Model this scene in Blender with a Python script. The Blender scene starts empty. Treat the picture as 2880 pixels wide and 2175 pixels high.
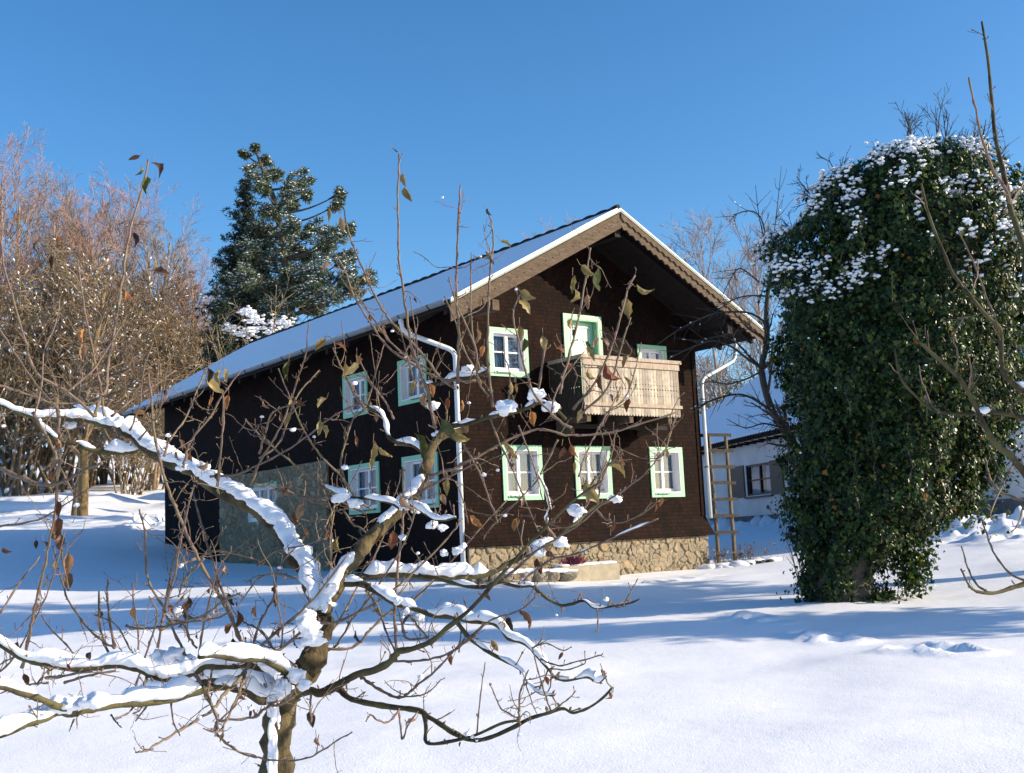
import bpy, bmesh, math, random
import numpy as np
from mathutils import Vector, Matrix
rnd = random.Random(7)
RS = np.random.RandomState(11)
scene = bpy.context.scene
col = scene.collection

# ---------------- camera ----------------
FPX, PITCH, ROLL, EYE = 3200.0, 0.1315, 0.0455, 1.6
cp, sp, cr, sr = math.cos(PITCH), math.sin(PITCH), math.cos(ROLL), math.sin(ROLL)
V_R, V_U, V_F = Vector((1, 0, 0)), Vector((0, -sp, cp)), Vector((0, cp, sp))
C_R = cr*V_R - sr*V_U
C_U = sr*V_R + cr*V_U
cd = bpy.data.cameras.new("camera"); cam = bpy.data.objects.new("camera", cd); col.objects.link(cam)
M = Matrix.Identity(4)
for i in range(3):
    M[i][0] = C_R[i]; M[i][1] = C_U[i]; M[i][2] = -V_F[i]
M[2][3] = EYE
cam.matrix_world = M
cd.sensor_width = 36; cd.lens = FPX/2880*36; cd.clip_end = 2000; cd.clip_start = 0.05
scene.camera = cam

# ---------------- sky and sun ----------------
SUN_EL, SUN_AZ = math.radians(20.6), math.radians(-6)      # azimuth from +X towards +Y
w = bpy.data.worlds.new("World"); scene.world = w; w.use_nodes = True
nt = w.node_tree; nt.nodes.clear()
sky = nt.nodes.new("ShaderNodeTexSky"); sky.sky_type = 'NISHITA'; sky.sun_disc = False
sky.sun_elevation = SUN_EL; sky.sun_rotation = math.radians(90)-SUN_AZ
sky.altitude = 600; sky.air_density = 1.0; sky.dust_density = 1.1; sky.ozone_density = 3.0
bg = nt.nodes.new("ShaderNodeBackground"); bg.inputs[1].default_value = 0.125
wo = nt.nodes.new("ShaderNodeOutputWorld")
hs_ = nt.nodes.new("ShaderNodeHueSaturation"); hs_.inputs['Saturation'].default_value = 1.25; nt.links.new(sky.outputs[0], hs_.inputs['Color'])
nt.links.new(hs_.outputs[0], bg.inputs[0]); nt.links.new(bg.outputs[0], wo.inputs[0])
sl = bpy.data.lights.new("sun", 'SUN'); sun = bpy.data.objects.new("sun", sl); col.objects.link(sun)
sl.energy = 4.7; sl.angle = math.radians(0.5); sl.color = (1.0, 0.84, 0.63)
sdir = Vector((math.cos(SUN_EL)*math.cos(SUN_AZ), math.cos(SUN_EL)*math.sin(SUN_AZ), math.sin(SUN_EL)))
sun.rotation_euler = sdir.to_track_quat('Z', 'Y').to_euler()
scene.view_settings.view_transform = 'Standard'; scene.view_settings.look = 'None'
scene.view_settings.exposure = 0.80; scene.view_settings.gamma = 1.0
scene.render.engine = 'CYCLES'

# ---------------- helpers ----------------
def ray(X, Y):      # full-frame pixel (2880 wide) to direction with y = 1-ish
    a = X-1440.0; b = 1087.5-Y
    x = (a*cr+b*sr)/FPX; u = (-a*sr+b*cr)/FPX
    return Vector((x, cp-u*sp, sp+u*cp))
def P(X, Y, D):     # point at distance D along y
    r = ray(X, Y); return Vector((0, 0, EYE)) + r*(D/r.y)
K = 2880/2212.0
def Q(X, Y, D): return P(X*K, Y*K, D)
WPX = FPX/K         # display pixels per unit tangent

def tag(o, label=None, cat=None, group=None, kind=None):
    if label: o['label'] = label
    if cat: o['category'] = cat
    if group: o['group'] = group
    if kind: o['kind'] = kind
    return o
def empty(name, loc, rz=0, **kw):
    o = bpy.data.objects.new(name, None); col.objects.link(o); o.location = loc; o.rotation_euler = (0, 0, rz)
    o.empty_display_size = .2
    return tag(o, **kw)

class MB:
    def __init__(s): s.v = []; s.f = []; s.n = 0
    def add(s, vs, fs):
        vs = np.asarray(vs, float).reshape(-1, 3); s.v.append(vs); n = s.n
        for f in fs: s.f.append([i+n for i in f])
        s.n += len(vs); return n
    def addn(s, vs, fa):    # fa array of equal faces
        vs = np.asarray(vs, float).reshape(-1, 3); s.v.append(vs)
        s.f.extend((np.asarray(fa)+s.n).tolist()); s.n += len(vs)
    def box(s, a, b, T=None):
        x0, y0, z0 = a; x1, y1, z1 = b
        vs = [(x, y, z) for z in (z0, z1) for y in (y0, y1) for x in (x0, x1)]
        if T: vs = [T(*p) for p in vs]
        s.add(vs, [(0, 2, 3, 1), (4, 5, 7, 6), (0, 1, 5, 4), (2, 6, 7, 3), (0, 4, 6, 2), (1, 3, 7, 5)])
    def prism(s, outline, t0, t1, T):   # outline 2D (a,b), thickness axis c: T(a,b,c)
        n = len(outline)
        vs = [T(a, b, t0) for a, b in outline]+[T(a, b, t1) for a, b in outline]
        fs = [tuple(range(n)), tuple(range(2*n-1, n-1, -1))]
        fs += [(i, i+n, (i+1) % n+n, (i+1) % n) for i in range(n)]
        s.add(vs, fs)
    def tube(s, pts, rad, n=6, cap=True, squash=None):
        pts = np.asarray([tuple(p) for p in pts], float); m = len(pts)
        rad = np.asarray(rad, float)*np.ones(m)
        t = np.gradient(pts, axis=0); t /= (np.linalg.norm(t, axis=1)[:, None]+1e-12)
        ref = np.array([0, 0, 1.0]) if abs(t[0][2]) < .9 else np.array([1.0, 0, 0])
        a = np.cross(t, ref); bad = np.linalg.norm(a, axis=1) < 1e-3
        a[bad] = np.cross(t[bad], [0.3, .9, .1]); a /= np.linalg.norm(a, axis=1)[:, None]
        for i in range(1, m):
            q = a[i-1]-t[i]*np.dot(a[i-1], t[i]); l = np.linalg.norm(q)
            if l > 1e-6: a[i] = q/l
        b = np.cross(t, a)
        th = np.arange(n)*2*math.pi/n
        ring = pts[:, None, :]+rad[:, None, None]*(np.cos(th)[None, :, None]*a[:, None, :]+np.sin(th)[None, :, None]*b[:, None, :])
        i = np.arange(m-1)[:, None]*n; j = np.arange(n)[None, :]; k = (j+1) % n
        fa = np.stack([i+j, i+k, i+n+k, i+n+j], -1).reshape(-1, 4)
        base = s.n; s.addn(ring, fa)
        if cap and n > 3:
            s.f.append([base+x for x in range(n-1, -1, -1)]); s.f.append([base+(m-1)*n+x for x in range(n)])
    def build(s, name, mat, parent=None, smooth=False, attr=None, fix=True, mats=None, mi=None, lb=None, **kw):
        me = bpy.data.meshes.new(name)
        v = np.concatenate(s.v) if s.v else np.zeros((0, 3))
        anc = parent
        while anc is not None and not anc.get('_wo'): anc = anc.parent
        if anc is not None: v = v-np.array(anc['_wo'])
        me.from_pydata(v.tolist(), [], s.f)
        if fix and len(s.f) < 60000:
            bm = bmesh.new(); bm.from_mesh(me); bmesh.ops.recalc_face_normals(bm, faces=bm.faces); bm.to_mesh(me); bm.free()
        for x in (mats or [mat]): me.materials.append(x)
        if mi is not None: me.polygons.foreach_set('material_index', np.asarray(mi, np.int32))
        if smooth: me.polygons.foreach_set('use_smooth', np.ones(len(me.polygons), bool))
        if attr is not None:
            ca = me.color_attributes.new('tint', 'FLOAT_COLOR', 'POINT')
            a = np.ones((len(v), 4)); a[:, :3] = attr; ca.data.foreach_set('color', a.ravel())
        me.update()
        o = bpy.data.objects.new(name, me); col.objects.link(o)
        if parent is not None: o.parent = parent
        if lb: o['label'] = lb
        return tag(o, **kw)
def world_root(name, loc, **kw):    # an empty whose parts are given in world coordinates
    o = empty(name, loc, **kw); o['_wo'] = [float(c) for c in loc]; return o

def catmull(pts, sub=4):
    p = np.asarray([tuple(q) for q in pts], float)
    if len(p) < 3: return np.array([p[0]+(p[-1]-p[0])*t for t in np.linspace(0, 1, sub+1)])
    e = np.vstack([2*p[0]-p[1], p, 2*p[-1]-p[-2]]); out = []
    for i in range(1, len(e)-2):
        a, b, c, d = e[i-1], e[i], e[i+1], e[i+2]
        for k in range(sub):
            t = k/sub
            out.append(.5*((2*b)+(-a+c)*t+(2*a-5*b+4*c-d)*t*t+(-a+3*b-3*c+d)*t**3))
    out.append(p[-1]); return np.array(out)

# smooth value noise in python
_g = RS.rand(64, 64, 64)
def vnoise(p):
    p = np.asarray(p, float); i = np.floor(p).astype(int); f = p-i; f = f*f*(3-2*f); r = 0
    for dx in (0, 1):
        for dy in (0, 1):
            for dz in (0, 1):
                wgt = (f[..., 0] if dx else 1-f[..., 0])*(f[..., 1] if dy else 1-f[..., 1])*(f[..., 2] if dz else 1-f[..., 2])
                r = r+wgt*_g[(i[..., 0]+dx) % 64, (i[..., 1]+dy) % 64, (i[..., 2]+dz) % 64]
    return r
def fbm(p, o=3):
    p = np.asarray(p, float); s = 0; a = 1; t = 0
    for k in range(o): s = s+a*vnoise(p*(2.03**k)+k*7.1); t += a; a *= .5
    return s/t

# ---------------- materials ----------------
class NT:
    def __init__(s, name):
        s.m = bpy.data.materials.new(name); s.m.use_nodes = True; s.t = s.m.node_tree; s.b = s.t.nodes['Principled BSDF']
        s.tc = s.t.nodes.new('ShaderNodeTexCoord').outputs['Object']
    def N(s, t, **k):
        n = s.t.nodes.new(t)
        for a, v in k.items(): setattr(n, a, v)
        return n
    def L(s, a, b): s.t.links.new(a, b)
    def noise(s, scale, detail=4, rough=.6, vec=None, sc3=None):
        n = s.N('ShaderNodeTexNoise'); n.inputs['Scale'].default_value = scale; n.inputs['Detail'].default_value = detail; n.inputs['Roughness'].default_value = rough
        v = vec or s.tc
        if sc3:
            mp = s.N('ShaderNodeMapping'); mp.inputs['Scale'].default_value = sc3; s.L(v, mp.inputs[0]); v = mp.outputs[0]
        s.L(v, n.inputs['Vector']); return n.outputs['Fac']
    def ramp(s, fac, stops):
        r = s.N('ShaderNodeValToRGB'); e = r.color_ramp.elements
        while len(e) < len(stops): e.new(.5)
        for x, (p, c) in zip(e, stops): x.position = p; x.color = (*c, 1)
        s.L(fac, r.inputs[0]); return r.outputs[0]
    def mix(s, f, a, b, mode='MIX'):
        m = s.N('ShaderNodeMix', data_type='RGBA', blend_type=mode)
        for k, v in ((0, f), (6, a), (7, b)):
            if isinstance(v, (int, float)): m.inputs[k].default_value = v
            elif isinstance(v, tuple): m.inputs[k].default_value = (*v, 1)
            else: s.L(v, m.inputs[k])
        return m.outputs[2]
    def bump(s, h, st, dist=.01, prev=None):
        b = s.N('ShaderNodeBump'); b.inputs['Strength'].default_value = st; b.inputs['Distance'].default_value = dist
        s.L(h, b.inputs['Height'])
        if prev: s.L(prev, b.inputs['Normal'])
        s.L(b.outputs[0], s.b.inputs['Normal']); return b.outputs[0]
    def col(s, c):
        if isinstance(c, tuple): s.b.inputs['Base Color'].default_value = (*c, 1)
        else: s.L(c, s.b.inputs['Base Color'])
    def set(s, **k):
        for a, v in k.items(): s.b.inputs[a.replace('_', ' ')].default_value = v
        return s.m
def simple(name, c1, c2, scale, rough=.8, bump=.3, dist=.01, sc3=None, trans=None, spec=.3):
    t = NT(name); n = t.noise(scale, sc3=sc3); t.col(t.ramp(n, [(.3, c1), (.7, c2)])); t.bump(n, bump, dist)
    return t.set(Roughness=rough, Specular_IOR_Level=spec)

def mk_snow(name, c=(.86, .88, .92), b1=.5, s1=18, d1=.01, s2=140, d2=.003):
    t = NT(name); t.col(c)
    p = t.bump(t.noise(s1, 5), b1, d1); p = t.bump(t.noise(s2, 3, .7), .6, d2, p)
    t.set(Roughness=.55, Specular_IOR_Level=.25); return t.m
M_SNOW = mk_snow('snow', s1=1.6, d1=.035, s2=60, d2=.008)
M_RSNOW = mk_snow('roof_snow', s1=3, d1=.008, s2=60, d2=.002)
M_TSNOW = mk_snow('twig_snow', s1=30, d1=.006, s2=200, d2=.001)

def mk_shingle():
    t = NT('dark_shingle')
    mp = t.N('ShaderNodeMapping'); t.L(t.tc, mp.inputs[0])
    # brick pattern on (u+v, z)
    sx = t.N('ShaderNodeSeparateXYZ'); t.L(t.tc, sx.inputs[0]); ad = t.N('ShaderNodeMath', operation='ADD'); t.L(sx.outputs[0], ad.inputs[0]); t.L(sx.outputs[1], ad.inputs[1])
    cx = t.N('ShaderNodeCombineXYZ'); t.L(ad.outputs[0], cx.inputs[0]); t.L(sx.outputs[2], cx.inputs[1])
    br = t.N('ShaderNodeTexBrick'); t.L(cx.outputs[0], br.inputs['Vector'])
    br.inputs['Scale'].default_value = 1; br.inputs['Brick Width'].default_value = .075; br.inputs['Row Height'].default_value = .085
    br.inputs['Mortar Size'].default_value = .006; br.inputs['Mortar Smooth'].default_value = .3; br.inputs['Bias'].default_value = 0
    br.inputs['Color1'].default_value = (.0055, .0024, .0016, 1); br.inputs['Color2'].default_value = (.017, .0062, .0034, 1); br.inputs['Mortar'].default_value = (.003, .0018, .0012, 1)
    n = t.noise(2.2, 6, .7, sc3=(1, 1, .45)); c = t.mix(t.ramp(n, [(.3, (0, 0, 0)), (.7, (1, 1, 1))]), (.35, .33, .33), (1.6, 1.45, 1.4)); t.col(t.mix(1.0, br.outputs['Color'], c, 'MULTIPLY'))
    inv = t.N('ShaderNodeMath', operation='SUBTRACT'); inv.inputs[0].default_value = 1; t.L(br.outputs['Fac'], inv.inputs[1])
    p = t.bump(inv.outputs[0], .9, .008); t.bump(t.noise(90, 3, sc3=(1, 1, .2)), .5, .003, p)
    return t.set(Roughness=.85, Specular_IOR_Level=.12)
M_SHING = mk_shingle()
M_DARKWOOD = simple('dark_wood', (.006, .004, .003), (.018, .011, .008), 8, sc3=(1, 1, .2))
def mk_wood(name, c1, c2, c3, sc3, scale=7):
    t = NT(name); n = t.noise(scale, 6, .65, sc3=sc3); m = t.noise(2.2, 3)
    c = t.ramp(n, [(.25, c1), (.55, c2), (.8, c3)]); t.col(t.mix(m, t.mix(1.0, c, (.75, .72, .7), 'MULTIPLY'), c)); t.bump(n, .5, .006)
    return t.set(Roughness=.8, Specular_IOR_Level=.2)
M_BOARD = mk_wood('weathered_board', (.22, .165, .12), (.46, .38, .30), (.66, .59, .50), (6, 6, .7))
M_BARGE = mk_wood('barge_board', (.055, .038, .025), (.125, .09, .06), (.21, .16, .11), (1, 1, 4), 5)
M_LADDER = mk_wood('ladder_wood', (.09, .07, .05), (.19, .155, .11), (.30, .255, .19), (2, 2, 8), 5)
def paint(name, c, v=.85):
    t = NT(name); n = t.noise(9, 5); t.col(t.mix(n, tuple(x*v for x in c), c)); t.bump(t.noise(60, 2), .2, .002); return t.set(Roughness=.5)
M_GREEN = paint('green_paint', (.25, .52, .33)); M_WHITE = paint('white_paint', (.80, .80, .80)); M_DOOR = paint('pale_green_paint', (.50, .74, .57))
M_METAL = paint('grey_white_metal', (.52, .56, .60)); M_GUT = paint('grey_gutter_metal', (.20, .22, .24)); M_BROWN = paint('brown_shutter', (.035, .016, .011))
M_TRIM = paint('dark_green_trim', (.10, .16, .13)); M_FRAMEDK = paint('dark_window_frame', (.028, .018, .016))
M_PIPE = paint('white_pipe', (.70, .74, .76), .8)
def mk_glass(name, c, rough=.06):
    t = NT(name); t.col(c); t.bump(t.noise(2.5, 2), .15, .01); return t.set(Roughness=rough, Specular_IOR_Level=.8)
M_GLASS = mk_glass('window_glass', (.045, .06, .075))
M_CURT = NT('curtain'); M_CURT.col(M_CURT.ramp(M_CURT.noise(14, 2, sc3=(3, 3, .05)), [(.35, (.16, .21, .28)), (.65, (.26, .33, .41))])); M_CURT = M_CURT.set(Roughness=.95, Specular_IOR_Level=0)
def mk_plaster():
    t = NT('white_plaster'); n = t.noise(1.3, 6, .6); t.col(t.ramp(n, [(.3, (.60, .59, .57)), (.7, (.74, .73, .71))])); t.bump(t.noise(50, 4), .5, .006); return t.set(Roughness=.9)
M_PLASTER = mk_plaster(); M_PLINTH2 = simple('grey_plinth', (.10, .10, .105), (.17, .17, .175), 6)
def mk_tint(name, rough=.85, ns=25, st=.5, lo=.7, hi=1.15, dist=.01, **kw):
    t = NT(name); a = t.N('ShaderNodeVertexColor'); a.layer_name = 'tint'; n = t.noise(ns, 5)
    t.col(t.mix(1.0, a.outputs[0], t.ramp(n, [(.25, (lo,)*3), (.75, (hi,)*3)]), 'MULTIPLY')); t.bump(n, st, dist)
    return t.set(Roughness=rough, **kw)
M_STONE = mk_tint('rubble_stone', ns=14, st=.8, dist=.02)
M_PLANK = mk_tint('balcony_plank', ns=9, st=.4, lo=.6, hi=1.15, dist=.004)
M_SHADEPLANK = mk_wood('shade_dark_plank', (.02, .015, .011), (.05, .038, .028), (.09, .07, .055), (6, 6, .7))  # balcony side boards: their shade is put into the darker wood colour
M_CONC = simple('concrete', (.24, .21, .155), (.36, .32, .24), 5, bump=.4)
def mk_bark(name, c1, c2, c3, scale=30, dist=.006):
    t = NT(name); n = t.noise(scale, 6, .7, sc3=(1, 1, .45)); n2 = t.noise(scale*.22, 3)
    c = t.ramp(n, [(.3, c1), (.6, c2)]); t.col(t.mix(t.ramp(n2, [(.42, (0, 0, 0)), (.62, (1, 1, 1))]), c, c3)); t.bump(n, .9, dist); return t.set(Roughness=.85, Specular_IOR_Level=.2)
M_BARK = mk_bark('apple_bark', (.014, .011, .006), (.065, .054, .030), (.10, .09, .04))
M_TRUNKB = mk_bark('apple_trunk_bark', (.010, .007, .004), (.060, .048, .026), (.17, .13, .065), 26, .02)
M_TWIG = mk_bark('apple_twig', (.07, .042, .036), (.22, .155, .13), (.17, .135, .085), 60, .001)
M_BARK2 = mk_bark('grey_bark', (.03, .025, .022), (.10, .085, .07), (.07, .065, .05), 12)
M_BIRCHB = mk_bark('pale_bark', (.16, .12, .09), (.42, .36, .30), (.30, .22, .14), 5)
M_PALETW = simple('pale_twig', (.16, .13, .12), (.36, .31, .30), 3, bump=0)
M_REDTW = simple('red_brown_twig', (.24, .14, .11), (.42, .27, .22), 3, bump=0)
M_OLTW = simple('olive_twig', (.12, .09, .05), (.28, .21, .12), 3, bump=0)
M_BRTW = simple('brown_twig', (.11, .08, .05), (.26, .19, .12), 3, bump=0)
M_GOLDTW = simple('golden_brown_twig', (.16, .115, .085), (.32, .25, .19), 3, bump=0)
M_DKTW = simple('dark_twig', (.025, .02, .018), (.08, .06, .05), 4, bump=0)
def mk_leaf(name, tr=.35, rough=.5, spec=.4):
    t = NT(name); a = t.N('ShaderNodeVertexColor'); a.layer_name = 'tint'; n = t.noise(40, 4)
    c = t.mix(1.0, a.outputs[0], t.ramp(n, [(.3, (.65, .65, .65)), (.7, (1.2, 1.2, 1.2))]), 'MULTIPLY'); t.col(c)
    t.set(Roughness=rough, Specular_IOR_Level=spec)
    tb = t.N('ShaderNodeBsdfTranslucent'); t.L(c, tb.inputs[0]); mx = t.N('ShaderNodeMixShader'); mx.inputs[0].default_value = tr
    out = [n for n in t.t.nodes if n.type == 'OUTPUT_MATERIAL'][0]
    t.L(t.b.outputs[0], mx.inputs[1]); t.L(tb.outputs[0], mx.inputs[2]); t.L(mx.outputs[0], out.inputs[0]); return t.m
M_LEAF = mk_leaf('apple_leaf'); M_IVY = mk_leaf('ivy_leaf', .38, .34, .35); M_NEED = mk_leaf('pine_needle', .1, .6, .2)
M_HEATH = simple('heather', (.12, .02, .045), (.22, .05, .08), 20)
M_SOIL = simple('dark_soil', (.03, .022, .015), (.10, .08, .05), 9, bump=.8)

# ---------------- ground ----------------
S = 1.15
HX, HY, HZ, YAW = -0.909*S, 19.939*S, EYE+0.653*S, 0.641
cy_, sy_ = math.cos(YAW), math.sin(YAW)
def H2W(u, v, z): return Vector((HX+(u*cy_-v*sy_)*S, HY+(u*sy_+v*cy_)*S, HZ+z*S))
_cp = []
def _c(x, y, z): _cp.append((x, y, z))
for X, Y, Z in [(0, 0, 0), (-6, 0, .05), (6, 0, 0), (0, 8, .18), (-8, 8, .25), (8, 8, .2), (0, 15, .40), (8, 14, .42), (-8, 15, .42), (5.3, 17, .45), (0, 20, .60), (-8, 20, .66), (12.3, 28.6, 1.36), (10.2, 23, .98), (12, 17, .75), (8.2, 49, 1.5), (7, 38, 1.35), (6.6, 31, 1.12), (17, 30, 1.45),
                (-15, 41, 2.45), (-10, 43, 2.45), (-20, 42, 2.7), (-17, 47, 3.0), (-11, 48, 3.0), (-24, 48, 3.3), (-14, 28, 1.5), (-22, 30, 2.0), (-20, 62, 5.2), (-32, 60, 5.2), (-8, 62, 4.6), (5, 70, 3.5), (25, 70, 3.5), (-18, 18, .9), (20, 10, .5), (-20, 0, .3), (20, 40, 1.6),
                (-60, 60, 8), (-60, 0, 3), (60, 0, 1), (60, 60, 4), (0, 160, 8), (-80, 160, 18), (80, 160, 6), (0, -40, -1)]: _c(X, Y, Z)
for u, v, z in [(.1, -.1, -1.34), (4.3, -.1, -1.48), (5.6, -.1, -1.50), (2.2, -.3, -1.45), (-.3, 5, -1.15), (-.2, 2.5, -1.25), (-.2, 11, -.9), (-.3, 8, -1.02), (0, 14.6, -.42), (8, 5, -1.1)]:
    p = H2W(u, v, z); _c(p.x, p.y, p.z)
_cp = np.array(_cp)
def _U(r2): return np.where(r2 > 1e-12, r2*np.log(r2+1e-12)*.5, 0)
_n = len(_cp); _A = np.zeros((_n+3, _n+3)); _d = ((_cp[:, None, :2]-_cp[None, :, :2])**2).sum(-1)
_A[:_n, :_n] = _U(_d)+np.eye(_n)*.5; _A[:_n, _n] = 1; _A[:_n, _n+1:] = _cp[:, :2]; _A[_n, :_n] = 1; _A[_n+1:, :_n] = _cp[:, :2].T
_W = np.linalg.solve(_A, np.concatenate([_cp[:, 2], [0, 0, 0]]))
def gz0(x, y):
    x = np.asarray(x, float); y = np.asarray(y, float)
    xx = np.clip(x, -110, 110); yy = np.clip(y, -50, 190)
    r = _W[_n]+_W[_n+1]*xx+_W[_n+2]*yy
    for i in range(_n): r = r+_W[i]*_U((xx-_cp[i, 0])**2+(yy-_cp[i, 1])**2)
    return r
_prints = []
def _walk(a, b, n, seed):
    r = random.Random(seed); a = Vector(a); b = Vector(b)
    for i in range(n):
        t = (i+.5)/n; p = a.lerp(b, t); _prints.append((p.x+r.uniform(-.06, .06), p.y+(.1 if i % 2 else -.1)+r.uniform(-.05, .05), r.uniform(.75, 1.2)))
def _gp(X, Y):   # pixel (display) to ground point, iterated
    D = 15.0
    r = ray(X*K, Y*K); r = r/r.y
    for _ in range(40):
        p = Vector((0, 0, EYE))+r*D; e = p.z-float(gz0(p.x, p.y)); D += e*6 if r.z < 0 else 0
        D = min(max(D, 3), 80)
    return Vector((0, 0, EYE))+r*D
_walk(_gp(1590, 1337), _gp(1672, 1350), 5, 1); _walk(_gp(1735, 1372), _gp(1835, 1392), 6, 2); _walk(_gp(1940, 1408), _gp(2085, 1418), 7, 3)
_walk(_gp(1540, 1248), _gp(1340, 1262), 8, 5)
def gz(x, y):
    x = np.asarray(x, float); y = np.asarray(y, float); z = gz0(x, y)
    p = np.stack([x*.22, y*.3, x*0], -1); z = z+(fbm(p, 2)-.5)*.22*np.clip((y-5)/6, 0, 1)
    p = np.stack([x*.9, y*1.5, x*0+3], -1); z = z+(fbm(p, 2)-.5)*.05
    # lumpy cleared snow near the white house and at the left hill
    m1 = np.exp(-(((x-11.0+.22*(y-28.6))/1.7)**2))*np.clip((y-22)/2, 0, 1)*np.clip((52-y)/4, 0, 1)
    m2 = np.exp(-((y-(44.0-.05*x))/2.2)**2)*np.clip((-8.5-x)/1.5, 0, 1)
    m3 = np.exp(-((y-53)/3.5)**2)*np.clip((-9-x)/2, 0, 1)
    lump = np.maximum(fbm(np.stack([x*2.1, y*2.1, x*0+9], -1), 3)-.42, 0)
    z = z+lump*(1.7*m1+1.5*m2+2.2*m3)
    for (px, py, s) in _prints:
        d2 = ((x-px)/.15)**2+((y-py)/.11)**2; z = z-.10*s*np.exp(-d2**1.4)+.035*s*np.exp(-(np.sqrt(d2)-1.6)**2*3)
    return z
def gzf(x, y): return float(gz(np.array([x]), np.array([y]))[0])
xs = np.concatenate([-np.geomspace(15, 400, 30)[::-1], np.arange(-14.9, 15, .10), np.geomspace(15, 400, 30)])
ys = np.concatenate([-np.geomspace(3, 60, 10)[::-1], np.arange(-2.8, 4.9, .5), np.arange(5, 28, .085), np.arange(28, 56, .16), np.geomspace(56.2, 600, 40)])
XX, YY = np.meshgrid(xs, ys); ZZ = gz(XX.ravel(), YY.ravel())
nx, ny = len(xs), len(ys)
i = np.arange(ny-1)[:, None]*nx; j = np.arange(nx-1)[None, :]
fa = np.stack([i+j, i+j+1, i+nx+j+1, i+nx+j], -1).reshape(-1, 4)
g = MB(); g.addn(np.stack([XX.ravel(), YY.ravel(), ZZ], -1), fa)
g.build('ground', M_SNOW, smooth=True, fix=False, kind='structure')

# ---------------- farmhouse ----------------
house = empty('farmhouse', (HX, HY, HZ), YAW, label='two storey farmhouse clad in dark brown shingles with green framed windows and snowy roof', cat='house')
def F(u, y, z): return (u*S, y, z*S)          # front wall frame: u along gable (units), y inward metres
Wd, Zt, LV = 5.9, 3.6, 14.95
Ka = .534; UA = 2.95; ZA = 5.413; OV = -1.18; LR = 15.7; UE = -.93
def roof_z(u, v): return ZA+.012*max(v, 0)-abs(u-UA)*(Ka+.012*max(v, 0)/3.88)
def wall_cells(mb, a0, a1, z0, z1, holes, T, y=0.):
    A = sorted({a0, a1, *[h[0] for h in holes], *[h[1] for h in holes]}); Z = sorted({z0, z1, *[h[2] for h in holes], *[h[3] for h in holes]})
    for p, q in zip(A, A[1:]):
        for r, s in zip(Z, Z[1:]):
            m, n = (p+q)/2, (r+s)/2
            if any(h[0] < m < h[1] and h[2] < n < h[3] for h in holes): continue
            mb.add([T(p, y, r), T(q, y, r), T(q, y, s), T(p, y, s)], [(0, 1, 2, 3)])
TF = lambda a, y, z: (a*S, y, z*S)
TS = lambda a, y, z: (y, a*S, z*S)            # side wall (u=0): a along v, y inward
bw = .09
front_w = [(.826, .907, 0, 1.0), (2.513, .907, 0, 1.0), (4.447, .907, 0, 1.0), (.640, .89, 2.25, .90), (4.287, .80, 2.29, .774)]
door_w = (2.40, .96, 1.6, 1.94)
side_w = [(3.31, 1.015, 1.921, .867), (1.086, 1.015, 1.921, .867), (2.935, 1.246, -.06, 1.0), (.809, 1.246, -.06, 1.0)]
stone_w = (7.53, 1.72, -.10, .95)
def hole(w): return (w[0]+bw*.9, w[0]+w[1]-bw*.9, w[2]+bw*.9, w[2]+w[3]-bw*.9)
m = MB()
fh = [hole(x) for x in front_w]+[hole(door_w)]
for y in (0, .28): wall_cells(m, 0 if y == 0 else .25, Wd if y == 0 else Wd-.25, -.46, Zt, fh, TF, y)
m.add([TF(0, 0, Zt), TF(Wd, 0, Zt), TF(Wd/2, 0, Zt+Ka*Wd/2)], [(0, 1, 2)])
# flared skirt
m.add([TF(-.02, 0, -.40), TF(Wd+.02, 0, -.40), TF(Wd+.13, -.16, -.79), TF(-.1, -.16, -.79), TF(Wd+.13, .02, -.79), TF(-.1, .02, -.79)], [(0, 1, 2, 3), (3, 2, 4, 5)])
sh = [hole(x) for x in side_w]+[(5.1, 10.9, -3, 1.10)]
for y in (0, .28): wall_cells(m, 0, LV, -2.2, Zt, sh, TS, y)
m.add([(Wd*S, 0, -2.2*S), (Wd*S, LV*S, -2.2*S), (Wd*S, LV*S, Zt*S), (Wd*S, 0, Zt*S)], [(0, 1, 2, 3)])
m.add([(Wd*S, 0, -.40*S), (Wd*S, LV*S, -.4*S), ((Wd+.13)*S, LV*S, -.79*S), ((Wd+.13)*S, -.16, -.79*S)], [(0, 1, 2, 3)])
m.add([(0, LV*S, -2.2*S), (Wd*S, LV*S, -2.2*S), (Wd*S, LV*S, Zt*S), (Wd/2*S, LV*S, (Zt+Ka*Wd/2)*S), (0, LV*S, Zt*S)], [(0, 1, 2, 3, 4)])
m.box((-.025, -.022, -.79*S), (.11, .12, Zt*S)); m.box((Wd*S-.11, -.022, -.4*S), (Wd*S+.025, .12, Zt*S))
m.build('wall', M_SHING, house)

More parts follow.
